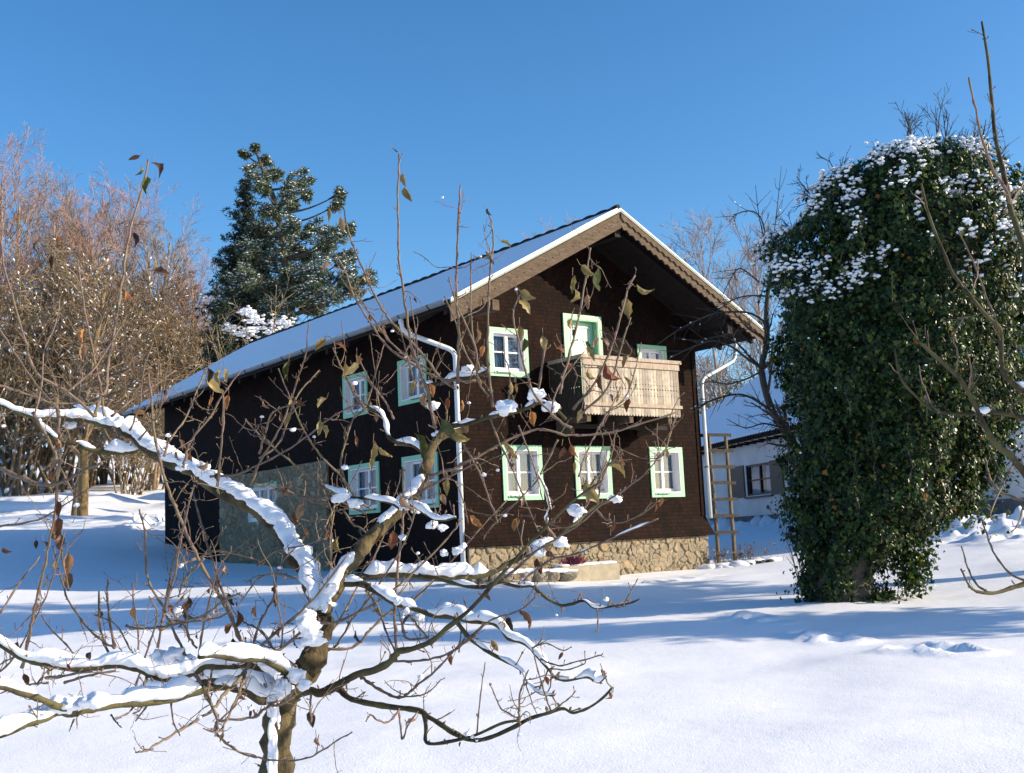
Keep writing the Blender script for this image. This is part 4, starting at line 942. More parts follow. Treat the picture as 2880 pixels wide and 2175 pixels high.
V, fa = leafcloud(ctr, nrm, .082, rs)
pal = np.array([(.012, .030, .007), (.020, .048, .010), (.032, .070, .013), (.010, .022, .006), (.055, .10, .016), (.12, .15, .02)]); pick = rs.choice(6, N_, p=[.20, .24, .20, .12, .15, .09]); cc = pal[pick]*rs.uniform(.7, 1.3, (N_, 1))
orange = rs.rand(N_) < .006; cc[orange] = (.35, .16, .03)
lm = MB(); lm.addn(V, fa); lm.build('ivy_leaves', M_IVY, ivy, fix=False, attr=np.repeat(cc, 6, 0))
lm2, rt2 = MB(), []
# snow pads on upper leaves
Z650 = Q(1900, 690, ID).z; clumpn = fbm(np.stack([ctr[:, 0]*2.0, ctr[:, 1]*2.0, ctr[:, 2]*2.4], -1), 3); clump2 = fbm(np.stack([ctr[:, 0]*6, ctr[:, 1]*6, ctr[:, 2]*7], -1)+20, 2)
Ztop = ctr[:, 2].max(); f = np.clip((ctr[:, 2]-Z650)/(Ztop-Z650), 0, 1)
leftness = np.clip((ib.x+.9-ctr[:, 0])/1.6, -.6, 1)
score = clumpn+.10*f+.05*leftness+.8*(clump2-.5)-.16*np.clip(1-f*3.2, 0, 1)
topc = (f > .72)*np.clip((f-.72)/.2, 0, 1)*.16
sel = (ctr[:, 2] > Z650-.1) & (score+topc > .635) & (rs.rand(N_) < .8) & (np.concatenate([dr, np.zeros(N_-len(dr))]) < .25)
few = (rs.rand(N_) < .0035) & (np.concatenate([dr, np.zeros(N_-len(dr))]) < .1)
sn_ = MB(); idx = np.where(sel)[0]; idx = idx[rs.permutation(len(idx))][:14000]
for i_ in list(idx)+list(np.where(few)[0]):
    s_ = rs.uniform(.012, .036)*(1 if sel[i_] else .6); sn_.addn(OCT*np.array([s_*1.3, s_*1.3, s_*.75])*rs.uniform(.7, 1.3, (len(OCT), 1))+ctr[i_]+nrm[i_]*.03+np.array([0, 0, .03]), OCF)
sn_.build('snow', M_TSNOW, ivy, fix=False)
q = MB()
for k in range(26):
    y0 = rs.uniform(380, 1000); c = np.interp(y0, py_, pc); h_ = np.interp(y0, py_, ph); th0 = rs.uniform(-2.6, -.4) if k % 3 else rs.uniform(-3.2, .3)
    R0 = h_*ID/WPX*1.03; p = Q(c, y0, ID); q0 = np.array([p.x+R0*math.cos(th0), ID+R0*.85*math.sin(th0), p.z]); L_ = rs.uniform(.3, .8); pts = [q0+np.array([math.cos(th0)*.12*f, math.sin(th0)*.12*f, -L_*f])+rs.normal(0, .02, 3) for f in (0, .25, .5, .75, 1)]
    q.tube(pts, [.006]*5, 4); n = int(L_*45); e = np.array([pts[min(3, int(f*4))]*(1-(f*4 % 1))+pts[min(4, int(f*4)+1)]*(f*4 % 1) for f in rs.uniform(0, .999, n)])+rs.normal(0, .025, (n, 3)); m_ = rs.normal(0, 1, (n, 3))+np.array([math.cos(th0), math.sin(th0), 0]); m_ /= np.linalg.norm(m_, axis=1)[:, None]
    V, fa = leafcloud(e, m_, .075, rs); lm2.addn(V, fa); rt2.append(np.repeat(pal[rs.choice(6, n)]*rs.uniform(.8, 1.3, (n, 1)), 6, 0))
q.build('runner_stems', M_BARK2, ivy, fix=False); lm2.build('runner_leaves', M_IVY, ivy, fix=False, attr=np.concatenate(rt2))
# bare twigs sticking out at the top
sg = []; D0 = ID
for X, Y, dx, L, n_ in ((1845, 430, -.35, 1.0, 1), (1760, 420, -.6, .7, 1), (1990, 345, -.15, 1.05, 1), (1935, 345, .25, .85, 1), (2010, 350, .75, 1.15, 1), (2035, 345, .35, 1.0, 1), (2100, 370, .3, 1.05, 1), (2120, 390, .9, 1.1, 1), (2150, 430, 1.1, 1.0, 1), (2170, 480, 1.2, .9, 1), (1720, 500, -.9, .6, 1), (1890, 400, .1, .8, 1), (2060, 360, .9, 1.0, 1), (2080, 380, .1, .9, 1)):
    p = Q(X, Y, ID+rs.uniform(-.5, .6)); grow(rs, p-Vector((dx*.2, 0, .25)), (dx, rs.normal(0, .2), .9), L, .018, [(9, .55, 38, .02, .07, 7), (4, .55, 35, 0, .1, 4), (2, .5, 30, 0, .1, 3), (0, 0, 0, 0, .1, 2)][:3], 0, sg)
tree_parts(ivy, sg, (M_DKTW, M_DKTW), names=('bare_branches', 'bare_twigs'), minr=.0035, sides=(5, 3, 3))
# thin stems at its foot
q = MB()
for k in range(8):
    a = Q(1738-rs.uniform(0, 14), 1262, ID); b_ = Q(1738-rs.uniform(10, 60), 1262-rs.uniform(50, 150), ID+rs.normal(0, .2)); q.tube([a, a.lerp(b_, .5)+Vector((.03, 0, 0)), b_], [.006, .005, .003], 4)
q.build('basal_stems', M_TWIG, ivy, fix=False)

# ---------------- dark fruit tree left of the ivy ----------------
rs = np.random.RandomState(202); DD = 18.6
def poly(s): return [tuple(float(c) for c in p.split(',')) for p in s.split()]
dt = Q(1735, 1000, DD); dtz = gzf(dt.x, DD)
dark = world_root('dark_fruit_tree', (Q(1790, 1260, DD).x, DD, dtz), label='dark leafless fruit tree leaning out left from behind the ivy over the house corner', cat='tree')
sg = []
def limb(s, D0, D1, r0, r1, sub=3, kids=10, kl=.5, lvl=0, kd=2, up=0.0, out=None):
    p = poly(s); n = len(p); pts = catmull([Q(x, y, D0+(D1-D0)*i/(n-1)) for i, (x, y) in enumerate(p)], sub); out.append((lvl, pts, r0))
    for k in range(kids):
        t_ = rs.uniform(.15, 1)*(len(pts)-2); i_ = int(t_); q0 = pts[i_]; dd = pts[i_+1]-pts[i_]; dd /= np.linalg.norm(dd); a = rs.normal(0, 1, 3); a -= dd*np.dot(a, dd); a /= np.linalg.norm(a)
        grow(rs, q0, dd*.8+a*.7+np.array([0, 0, up]), kl*rs.uniform(.4, 1.2), max(r0*.35, .006), [(6, .55, 42, up*.2, .09, 6), (4, .5, 40, 0, .12, 4), (0, 0, 0, 0, .1, 2)][:kd], 1, out) if kd < 3 else grow(rs, q0, dd*.8+a*.7+np.array([0, 0, up]), kl*rs.uniform(.4, 1.2), max(r0*.35, .006), [(6, .55, 42, 0, .09, 6), (6, .55, 42, up*.2, .09, 6), (4, .5, 40, 0, .12, 4), (0, 0, 0, 0, .1, 2)], 1, out)
limb("1800,1290 1775,1150 1735,1000 1693,925 1666,883 1645,800 1657,740 1655,682 1662,600 1668,540", DD, DD+.3, .085, .02, kids=16, kl=1.1, kd=3, out=sg)
for s, a, b_, r_, kids in (("1645,795 1614,775 1583,751 1542,736 1511,744 1480,757 1445,775", DD, DD-.8, .022, 16), ("1670,890 1651,877 1624,860 1593,852 1552,860 1521,873 1500,890", DD, DD-.6, .026, 16), ("1657,700 1624,678 1583,674 1542,678 1500,695 1459,717 1420,745", DD, DD-.5, .02, 16),
                           ("1660,560 1649,484 1627,457 1592,462 1575,480", DD, DD+.6, .018, 14), ("1640,610 1600,580 1580,600 1560,640", DD, DD+.8, .016, 12), ("1650,800 1610,820 1570,830 1530,825 1500,838", DD, DD+.9, .018, 14), ("1690,925 1650,915 1610,925 1570,905", DD, DD-.9, .016, 12), ("1655,640 1610,640 1570,655 1530,690", DD, DD+.4, .016, 12), ("1700,930 1705,980 1690,1000 1700,1030", DD, DD-1, .012, 6), ("1662,560 1640,470 1632,400", DD, DD+.5, .012, 10), ("1668,540 1680,440 1688,360", DD, DD+.5, .012, 10)):
    limb(s, a, b_, r_, .006, kids=kids, kl=.42, kd=2, out=sg)
tree_parts(dark, sg, (M_BARK2, M_DKTW), minr=.0035, sides=(8, 4, 3, 3), snow=.010, snow_rs=rs, snow_p=.10, snow_levels=(0, 1), snow_r=1.1)

# ---------------- foreground apple tree ----------------
rs = np.random.RandomState(303); TD = 3.4
at = Q(597, 1671, TD); az_ = gzf(at.x-.02, TD)
apple = world_root('apple_tree', (at.x-.06, TD, az_), label='close leafless apple tree with snow on its thick crooked limbs and a few withered leaves', cat='tree')
TR_, BR_, TW_, SN_ = MB(), MB(), MB(), MB()
paths = []
def rpx(r_, D): return r_*D/WPX
def snowtube(pts, rad, th, gap=.0, seed=0):
    pts = np.asarray(pts); L = np.concatenate([[0], np.cumsum(np.linalg.norm(np.diff(pts, axis=0), axis=1))]); tot = L[-1]; n = max(4, int(tot/.009))
    s = np.linspace(0, tot, n); p = np.stack([np.interp(s, L, pts[:, k]) for k in range(3)], 1); r_ = np.interp(s, L, rad)
    nz = fbm(np.stack([s*16+seed*7.7, s*0+seed, s*0], -1), 4); hor = np.ones(n)
    d = np.gradient(p, axis=0); d /= np.linalg.norm(d, axis=1)[:, None]+1e-9; hor = np.clip(1.25-np.abs(d[:, 2])*1.0, .15, 1)
    on = (nz > gap); h = th*hor*(.35+1.3*np.clip(nz-gap, 0, 1)/(1-gap+1e-6))
    i = 0
    while i < n:
        if not on[i]: i += 1; continue
        j = i
        while j < n and on[j]: j += 1
        if j-i >= 4:
            seg = p[i:j]; m_ = j-i; env = np.sqrt(np.clip(np.minimum(np.arange(m_)+.3, m_-.7-np.arange(m_))/4.0, 0, 1)); hh = h[i:j]*env; rr = r_[i:j]
            k = 10; th_ = np.arange(k)*2*math.pi/k; tv = d[i:j]; sd = np.cross(tv, [0, 0, 1.0]); ln = np.linalg.norm(sd, axis=1); sd[ln < .05] = [0, -1, 0]; sd /= np.linalg.norm(sd, axis=1)[:, None]; upv = np.cross(sd, tv)
            wdt = (rr*1.02+hh*.38)*env+.0005; wob = 1+.42*(fbm(np.stack([(s[i:j]*38)[:, None]+np.zeros(k), np.cos(th_)[None, :]*1.2+np.zeros((m_, 1))+seed, np.sin(th_)[None, :]*1.2+5+np.zeros((m_, 1))], -1), 2)-.5)*2
            ce = seg+upv*(rr*.55+hh*.5)[:, None]+sd*((fbm(np.stack([s[i:j]*7, s[i:j]*0+seed*3, s[i:j]*0], -1), 2)-.5)*rr*.8)[:, None]
            ring = ce[:, None, :]+(np.cos(th_)[None, :, None]*sd[:, None, :]*wdt[:, None, None]+np.sin(th_)[None, :, None]*upv[:, None, :]*(hh*.5+rr*.45*env)[:, None, None])*wob[:, :, None]
            a = np.arange(m_-1)[:, None]*k; b_ = np.arange(k)[None, :]; c_ = (b_+1) % k
            base = SN_.n; SN_.addn(ring.reshape(-1, 3), np.stack([a+b_, a+c_, a+k+c_, a+k+b_], -1).reshape(-1, 4)); SN_.f.append([base+x for x in range(k)]); SN_.f.append([base+(m_-1)*k+x for x in range(k-1, -1, -1)])
        i = j
def shoot(s, D0, D1, r0, r1, sn=0, gap=.45, kind='t', spur=1.0, sub=5):
    p = poly(s); n = len(p); cum = [0]
    for a, b_ in zip(p, p[1:]): cum.append(cum[-1]+math.hypot(b_[0]-a[0], b_[1]-a[1]))
    pts = catmull([Q(x, y, D0+(D1-D0)*c/cum[-1]) for (x, y), c in zip(p, cum)], sub); m_ = len(pts)
    tt = np.linspace(0, 1, m_); rad = np.array([rpx(r0+(r1-r0)*t_, D0+(D1-D0)*t_) for t_ in tt])
    big = kind != 't'
    L = cum[-1]
    if big:
        pts = pts+(fbm(np.stack([tt*L*.03+D0, tt*0+r0, tt*0], -1), 2)-.5)[:, None]*rad[:, None]*.7
        rad = rad*(1+.30*(fbm(np.stack([tt*L*.07+r0*3, tt*0, tt*0+D1], -1), 2)-.5)*2)
        n_ = 12 if kind == 'T' else 9
        # resample for knobbly bark
        (TR_ if kind == 'T' else BR_).tube(pts, rad, n_)
    else:
        # nodes: slight kinks and swellings
        kn = rs.normal(0, 1, (m_, 3))*rad[:, None]*.32; kn[0] = 0; pts = pts+kn
        rad = rad*(1+.35*(np.arange(m_) % 3 == 0)); TW_.tube(pts, rad, 5)
    if sn: snowtube(pts, rad, rpx(sn*.85, (D0+D1)/2), gap, seed=len(paths))
    paths.append((pts, rad, kind, L, (D0+D1)/2))
    # spurs
    ns_ = int(L/(26 if big else 34)*spur)
    for _ in range(ns_):
        t_ = rs.uniform(.05, 1)*(m_-1.001); i_ = int(t_); q0 = pts[i_]+(pts[i_+1]-pts[i_])*(t_-i_); dd = pts[i_+1]-pts[i_]; dd /= np.linalg.norm(dd)+1e-9
        a = rs.normal(0, 1, 3)+np.array([0, 0, .5]); a -= dd*np.dot(a, dd); a /= np.linalg.norm(a)+1e-9; ln = rpx(rs.uniform(5, 16) if not big or rs.rand() < .6 else rs.uniform(15, 55), (D0+D1)/2)
        dv = a*.8+dd*.5; e1 = q0+dv*ln*.5+rs.normal(0, ln*.08, 3); e2 = e1+(dv+np.array([0, 0, .3])+rs.normal(0, .25, 3))*ln*.5; rr_ = max(rad[i_]*.45, rpx(.9, TD)) if not big else rpx(1.6, TD)
        TW_.tube([q0, e1, e2], [rr_, rr_*.8, rr_*.9], 4)
        if rs.rand() < .6: bs = rr_*1.7; TW_.tube([e2, e2+(e2-e1)*.15/1, e2+(e2-e1)/np.linalg.norm(e2-e1)*bs*2.5], [rr_*.9, bs, bs*.2], 5)
        if big and ln > rpx(20, TD):
            e3 = e2+(e2-e1)*.6+rs.normal(0, ln*.2, 3); TW_.tube([e1, (e1+e3)/2+rs.normal(0, ln*.06, 3), e3], [rr_*.6, rr_*.5, rr_*.4], 4)
# trunk and limbs ('T' trunk group, 'B' limbs)
shoot("575,2180 580,1950 590,1780 596,1671 600,1600 608,1545 618,1500 640,1475 668,1440 682,1400 692,1355 698,1318", TD, TD, 34, 24, 0, kind='T', spur=.15)
shoot("698,1330 690,1300 668,1250 645,1208 610,1155 570,1118 520,1082 470,1050 420,1022 370,1000 320,968 285,940 262,925", TD, TD+.75, 20, 10, 25, .22, 'T', .5)
shoot("262,925 230,905 195,893 160,880", TD+.75, TD+.9, 8, 4, 18, .2, 'B', .6)
shoot("698,1330 715,1290 742,1240 772,1200 800,1162 840,1125 885,1078 912,1035 926,1000 932,970 950,945 985,930 1010,925", TD, TD+.35, 20, 8, 13, .46, 'T', .6)
shoot("620,1505 590,1510 567,1508 517,1490 467,1483 427,1493 383,1508 317,1517 250,1525 200,1533 165,1540 127,1541 100,1553 60,1565 33,1578 -20,1598", TD, TD-.55, 11, 5, 30, .18, 'B', .7)
shoot("165,1538 130,1528 100,1514 50,1497 0,1484 -30,1478", TD-.4, TD-.6, 8, 6, 20, .25, 'B', .6)
shoot("650,1490 627,1462 583,1445 540,1432 500,1437 447,1437 417,1452 383,1462 333,1459 300,1445 247,1439 160,1445 100,1435 50,1425 0,1392 -20,1370", TD, TD-.25, 10, 5, 26, .25, 'B', 1.2)
shoot("640,1480 617,1452 590,1432 560,1425 520,1425 470,1415 430,1420", TD-.05, TD-.35, 9, 5, 26, .2, 'B', .8)
shoot("618,1510 600,1500 560,1470 540,1466 500,1462 440,1470 400,1480 350,1486 300,1500 262,1512", TD, TD+.3, 8, 5, 24, .2, 'B', .8)
# right lower: two arcs
shoot("645,1495 667,1494 691,1497 727,1481 773,1456 816,1445 844,1428 862,1406 890,1401 933,1385 962,1360 994,1335 1029,1303 1083,1242 1140,1178 1190,1128 1247,1075 1300,1040", TD, TD-.7, 10, 2.2, 0, .5, 'B', .8)
shoot("722,1485 748,1502 787,1518 851,1529 905,1534 933,1552 962,1574 994,1591 1029,1599 1065,1591 1111,1570 1147,1552 1190,1538 1218,1531 1240,1540 1275,1527 1304,1506 1323,1485", TD, TD-.6, 7, 2.2, 0, .5, 'B', .6)
shoot("915,1540 920,1575 923,1606 969,1602 1026,1588 1083,1563 1118,1556", TD-.3, TD-.5, 4, 3, 0, kind='B', spur=.8)
shoot("1120,1560 1122,1540 1123,1502 1133,1470 1140,1450", TD-.5, TD-.6, 2.6, 1.6)
shoot("1124,1555 1086,1534 1072,1510 1058,1475", TD-.5, TD-.45, 2, 1.2)
shoot("1190,1538 1175,1490 1160,1440 1150,1400", TD-.5, TD-.4, 1.8, 1.2)
shoot("1030,1588 1036,1520 1048,1430", TD-.4, TD-.45, 1.8, 1.0)
shoot("1190,1538 1222,1515 1245,1492", TD-.5, TD-.5, 1.8, 1.2)
shoot("862,1530 864,1560 869,1598 880,1570 900,1540", TD-.2, TD-.2, 2.2, 1.5)
shoot("862,1535 840,1560 815,1556 800,1545 790,1560", TD-.2, TD-.3, 2.2, 1.5, spur=2)
shoot("773,1456 790,1470 830,1495 862,1508 885,1495 905,1478 950,1440 985,1400 1010,1380 1050,1345", TD, TD-.3, 3.4, 1.6)
shoot("862,1508 920,1498 953,1468", TD-.1, TD-.2, 1.8, 1.1)
shoot("850,1428 905,1428 960,1415 1010,1385 1060,1340 1120,1320 1157,1290", TD-.1, TD-.4, 2.6, 1.4)
shoot("858,1410 853,1330 858,1240 868,1150 872,1080 870,1010", TD, TD+.1, 3.4, 2)
# snowy horizontal limbs right
shoot("735,1262 773,1246 844,1241 905,1243 994,1247 1058,1239 1101,1217 1133,1200 1168,1186 1200,1165 1245,1128 1285,1095 1345,1073", TD+.05, TD+.3, 9, 3.5, 27, .36, 'B', .7)
shoot("745,1262 785,1262 809,1274 844,1296 890,1314 940,1328 983,1331 1012,1339 1065,1346 1083,1360 1101,1378 1136,1392 1158,1413 1183,1442 1197,1463 1225,1470 1268,1463 1293,1474 1311,1460", TD, TD-.45, 8, 1.8, 22, .33, 'B', 1.8)
shoot("983,1338 1012,1378 1047,1403 1097,1431 1126,1449 1140,1474 1168,1499 1197,1502", TD-.2, TD-.4, 5, 1.6, 8, .5, 'B', 1.4)
shoot("1168,1424 1207,1438 1240,1431 1293,1417 1303,1412", TD-.4, TD-.5, 1.9, 1.0)
shoot("1190,1445 1225,1447 1261,1435 1265,1425", TD-.4, TD-.5, 1.6, 1.0)
shoot("1150,1400 1180,1390 1215,1405 1235,1398", TD-.4, TD-.5, 1.6, 1.0)
shoot("905,1243 950,1252 990,1262 1044,1268 1079,1259 1118,1267 1150,1266 1165,1280 1183,1296 1211,1308 1235,1305 1261,1298 1286,1314 1325,1310 1361,1303 1382,1294", TD+.1, TD-.2, 5, 1.8, 9, .45, 'B', 1.2)
shoot("1118,1267 1145,1240 1190,1210 1255,1193 1338,1156 1422,1121", TD, TD-.2, 2.8, 1.5, 5, .55)
shoot("1079,1259 1120,1225 1160,1190 1208,1160 1255,1130 1300,1090 1345,1060 1388,1028 1442,966", TD, TD-.1, 3, 1.4)
shoot("1286,1100 1305,1120 1338,1130 1388,1110 1422,1083", TD+.1, TD-.1, 2.4, 1.3)
shoot("1345,1310 1365,1275 1378,1250", TD-.2, TD-.2, 1.6, 1.0)
shoot("1290,1314 1292,1340 1290,1368", TD-.2, TD-.2, 1.6, 1.2, spur=3)
shoot("790,1275 815,1310 835,1370 850,1400 858,1430", TD, TD-.2, 2.4, 1.6, spur=2)
shoot("890,1320 870,1350 880,1380 925,1378", TD-.1, TD-.2, 3, 1.8, spur=3)
shoot("880,1320 900,1350 925,1380 935,1400", TD-.1, TD-.2, 2.4, 1.4, spur=3)
# centre crown limbs
shoot("930,985 895,962 859,956 838,940 832,912 822,892 796,880 770,868", TD+.3, TD+.5, 6, 3, 13, .3, 'B', 1.6)
shoot("950,945 960,925 1010,915 1060,900 1090,895 1130,885 1170,870 1200,885 1222,905", TD+.3, TD+.1, 6, 3, 13, .5, 'B', 1.6)
shoot("918,832 955,828 982,818 1028,812 1056,800", TD+.4, TD+.2, 4, 3, 15, .36, 'B', 1.0)
shoot("925,1030 985,1010 1048,978 1090,955 1162,928 1222,940 1290,938 1355,926 1468,889", TD+.2, TD+.3, 3.4, 1.8, 0)
shoot("885,1078 930,1050 970,1030 1030,1000", TD+.2, TD-.1, 3, 1.8, spur=1.5)
shoot("865,1100 840,1085 800,1078 760,1075 720,1066 700,1050", TD+.1, TD+.3, 4, 2, 15, .35, 'B', 1.6)
shoot("880,1085 920,1110 950,1125 985,1118", TD+.1, TD-.1, 4, 2, 16, .25, 'B', 1.5)
shoot("1200,1165 1180,1130 1188,1100 1178,1060 1160,1020", TD+.2, TD, 3, 1.4, 8, .4, spur=2)
shoot("1247,1112 1270,1085 1310,1010 1345,980", TD+.2, TD, 3, 1.4)
# tall shoots against the sky
for s, r0, r1, dz in (("940,925 925,850 911,809 891,757 879,687 869,616 862,558 861,500 859,436 861,371 862,333", 3.4, 1.8, 0), ("985,840 950,815 927,783 879,728 846,696 821,661 795,606 772,555 753,500 740,445", 3.0, 1.6, .1),
                   ("1028,822 965,822 927,809 879,780 837,748 801,699 772,654 756,619 747,590 724,548", 3, 1.5, .1), ("930,800 872,767 830,725 808,690 782,654 756,616", 2.2, 1.2, .1), ("988,830 990,780 991,725 988,677 985,613 988,532 991,452 994,400", 3.4, 1.8, 0),
                   ("1065,880 1057,822 1053,756 1055,656 1058,589 1065,539 1065,500 1056,462", 3, 1.4, 0), ("1036,800 1025,749 1018,689 1017,622 1018,546", 2.4, 1.3, 0), ("1210,850 1215,822 1232,756 1245,709 1262,622 1270,572 1275,536", 3, 1.6, -.1),
                   ("1238,885 1288,822 1318,756 1335,706 1355,629 1372,596", 3, 1.6, 0), ("1255,895 1312,839 1338,762 1362,686", 2.8, 1.5, 0), ("1235,925 1208,909 1155,852 1135,799 1122,739 1108,682 1122,636", 3, 1.5, -.1),
                   ("1062,868 1056,855 1032,822 1028,756 1010,710 985,656 970,599", 2.6, 1.4, 0), ("1150,880 1165,832 1178,742", 3.4, 2.2, 0), ("1040,830 1005,760 985,700 960,640", 2, 1.2, .1), ("900,840 885,790 872,740 862,700", 2.2, 1.2, .15), ("930,860 910,810 895,700 885,640", 1.8, 1, .1),
                   ("1300,920 1312,890 1350,860 1372,800 1385,740", 2, 1.1, .1), ("1250,1030 1262,990 1290,930 1320,880 1345,830", 2, 1.1, .1), ("1400,1000 1432,983 1450,930 1458,903", 2, 1.2, 0), ("1290,1090 1300,1040 1322,980 1330,930", 2, 1.2, 0), ("1000,960 1030,1010 1050,1060 1075,1130", 2.2, 1.4, 0), ("1060,905 1080,960 1110,1020 1150,1120 1165,1150", 2.2, 1.3, 0),
                   ("1205,950 1180,1000 1150,1050 1060,1140 1045,1165", 2.2, 1.3, 0), ("1120,920 1155,1010 1172,1080", 1.8, 1.1, -.1), ("1090,900 1100,850 1100,800 1085,760", 1.8, 1.1, 0), ("1190,900 1200,850 1230,800 1262,760", 2, 1.2, -.1), ("985,1040 1000,1080 1012,1130", 1.6, 1.1, 0)):
    shoot(s, TD+.15+dz, TD+.15+dz+rs.uniform(-.15, .25), r0, r1, spur=.8)
# shoots crossing the farmhouse wall
for s in ("454,1030 513,1024 564,1002 620,973 667,940 704,910 748,884 790,870", "803,1100 767,1076 741,1034 693,984 656,929 627,862 601,796", "790,1110 748,1090 711,1065 656,1020 601,976 542,921 530,905", "540,1050 564,995 601,932 627,866 649,800 660,763 667,697", "740,1075 748,1050 737,1006 745,958 763,906 789,881 811,807 829,745",
          "790,880 770,859 745,811 719,752", "850,905 833,870 803,829 778,781", "560,990 600,960 625,900 645,850 690,800", "620,1180 640,1130 655,1080 660,1040", "700,1140 720,1100 722,1075", "600,1050 640,1070 700,1090 740,1110", "560,980 575,930 590,890 640,870", "720,1250 712,1180 722,1100", "742,1100 760,1130 790,1150 800,1200"):
    shoot(s, TD+.35, TD+rs.uniform(.1, .6), 2.5, 1.3, spur=1.0)
# left side shoots
for s, r0, r1 in (("205,900 218,860 229,841 233,784 248,708 260,631 271,555 286,479 306,414 321,345", 4, 1.8), ("205,900 150,850 80,807 57,746 31,650 8,574 -5,460", 3.4, 2), ("225,900 218,841 202,765 183,670 168,566", 2.6, 1.4), ("540,1415 520,1385 493,1319 467,1273 427,1206 397,1140 370,1073 350,1013 333,940 327,873 320,806", 4.4, 2.2),
                  ("395,1010 400,993 413,950 450,906 483,850 520,800", 3, 1.6), ("470,1050 473,1020 480,940 483,856", 2.6, 1.4), ("355,985 367,950 400,906 433,826 450,790", 2.4, 1.4), ("353,1319 377,1240 393,1156 413,1066 425,1040", 2.6, 1.4), ("500,1330 460,1216 437,1140 417,1066", 3, 1.6), ("-10,1010 50,1033 77,1046 120,1046 150,1033 183,1016 220,1000", 5, 3),
                  ("-10,1140 83,1123 140,1090 200,1050", 2.4, 1.2), ("123,860 127,920 127,973 123,1073 117,1140 133,1190 147,1273", 4, 2), ("-10,830 40,845 80,858 110,870 160,872 230,868", 3, 1.6), ("70,890 110,960 130,1010 165,1080", 3, 1.6), ("-10,700 30,760 70,820 130,890", 2.6, 1.4), ("130,860 200,800 240,740 270,690", 2.6, 1.4),
                  ("75,900 90,830 95,760 120,700 130,640", 2, 1.2), ("240,900 290,860 330,835 380,800", 2.6, 1.4), ("280,930 300,880 310,800 330,740", 2.2, 1.3), ("300,950 340,900 350,860 360,800 380,750", 2.4, 1.3), ("0,1325 43,1259 87,1202", 2.4, 1.2), ("47,1442 67,1352 77,1302 97,1219 110,1152 120,1110", 3.4, 1.6), ("-10,1460 30,1420 80,1330 110,1260 140,1150", 2.2, 1.2),
                  ("240,1430 217,1359 213,1279", 3, 1.8), ("247,1400 233,1302 233,1252", 3, 1.8), ("470,1550 433,1479 410,1435 383,1379 353,1312 320,1252 313,1152 300,1100", 3.6, 1.8), ("340,1400 360,1292 373,1219 393,1152 400,1100", 2.8, 1.5), ("247,1400 217,1382 173,1335 143,1285 127,1229 115,1180", 2.6, 1.4), ("293,1480 320,1400 340,1330 323,1290", 2.4, 1.4), ("290,1445 300,1380 290,1310 285,1260", 2.2, 1.2),
                  ("713,1260 717,1152", 2, 1.4), ("430,1420 440,1350 455,1290 470,1230 500,1190", 2.6, 1.3), ("540,1420 560,1350 590,1290 600,1230 640,1180", 2.8, 1.4), ("600,1430 610,1370 600,1300 590,1240", 2.2, 1.2), ("640,1440 590,1400 560,1360 520,1340 490,1290", 2.6, 1.3), ("330,1470 280,1400 250,1350 210,1330", 2, 1.2), ("180,1440 150,1400 110,1360 90,1330", 2.2, 1.2),
                  ("400,1340 440,1330 480,1300 520,1280", 2.4, 1.5), ("273,1352 300,1358 350,1355 400,1345 470,1335 500,1320", 2.6, 1.5), ("345,1360 390,1340 410,1380 425,1400", 4, 2), ("530,1430 580,1380 640,1330 690,1280 750,1200", 3.4, 1.8), ("560,1440 620,1390 680,1350 740,1340 830,1290 900,1230 960,1170 1000,1120", 3.4, 1.6),
                  ("640,1430 700,1380 740,1330 780,1250 810,1200 840,1130", 2.8, 1.5), ("650,1420 720,1400 760,1340 800,1290 870,1180 900,1100", 2.6, 1.3), ("690,1400 760,1400 800,1360 845,1320 900,1290 960,1230 1030,1150 1095,1080", 3, 1.4), ("440,1206 420,1230 400,1250 385,1290", 2.8, 1.6), ("380,1225 440,1200 470,1190 520,1200 560,1210", 3, 1.5), ("560,1215 600,1190 650,1180 700,1165", 2, 1.2), ("640,1250 600,1240 560,1250 520,1300", 2.6, 1.4)):
    shoot(s, TD+rs.uniform(-.15, .35), TD+rs.uniform(-.4, .5), r0, r1, spur=1.0)
# drooping twigs lower left
for s, r0, r1 in (("613,1505 567,1535 547,1550 483,1557 467,1560", 3.4, 2), ("580,1519 600,1525 640,1500", 3, 2), ("540,1435 513,1472 480,1505 457,1535 400,1572 353,1599 317,1622 293,1625", 4, 1.8), ("530,1452 520,1489 500,1532 473,1579 440,1575", 3.4, 1.6), ("320,1452 307,1492 283,1535 250,1552", 3, 1.6), ("373,1469 320,1522 293,1559", 2.6, 1.4),
                  ("467,1560 467,1582 493,1609 527,1629 567,1639 617,1644 660,1639 700,1619 737,1595 762,1582", 2.6, 1.4), ("460,1440 450,1500 470,1560 465,1590", 2.6, 1.5), ("370,1520 375,1560 390,1590", 2, 1.2), ("240,1545 250,1560 262,1572", 2, 1.2), ("105,1475 60,1480 0,1498", 2.2, 1.3), ("160,1555 155,1565 150,1580", 2, 1), ("672,1500 670,1530 673,1560", 2.4, 2), ("100,1465 150,1458 200,1450", 3, 2), ("140,1475 190,1460 250,1450", 3, 2)):
    shoot(s, TD-.1, TD+rs.uniform(-.6, -.1), r0, r1, spur=1.2)
# snowy small limb group at far left
shoot("-20,868 10,880 43,893 83,902 110,903 183,908 240,925", TD+.6, TD+.7, 6, 6, 18, .25, 'B', 1.2)
shoot("77,913 120,950 160,958 207,973 267,978 300,975", TD+.6, TD+.7, 6, 6, 22, .3, 'B', 1.0)
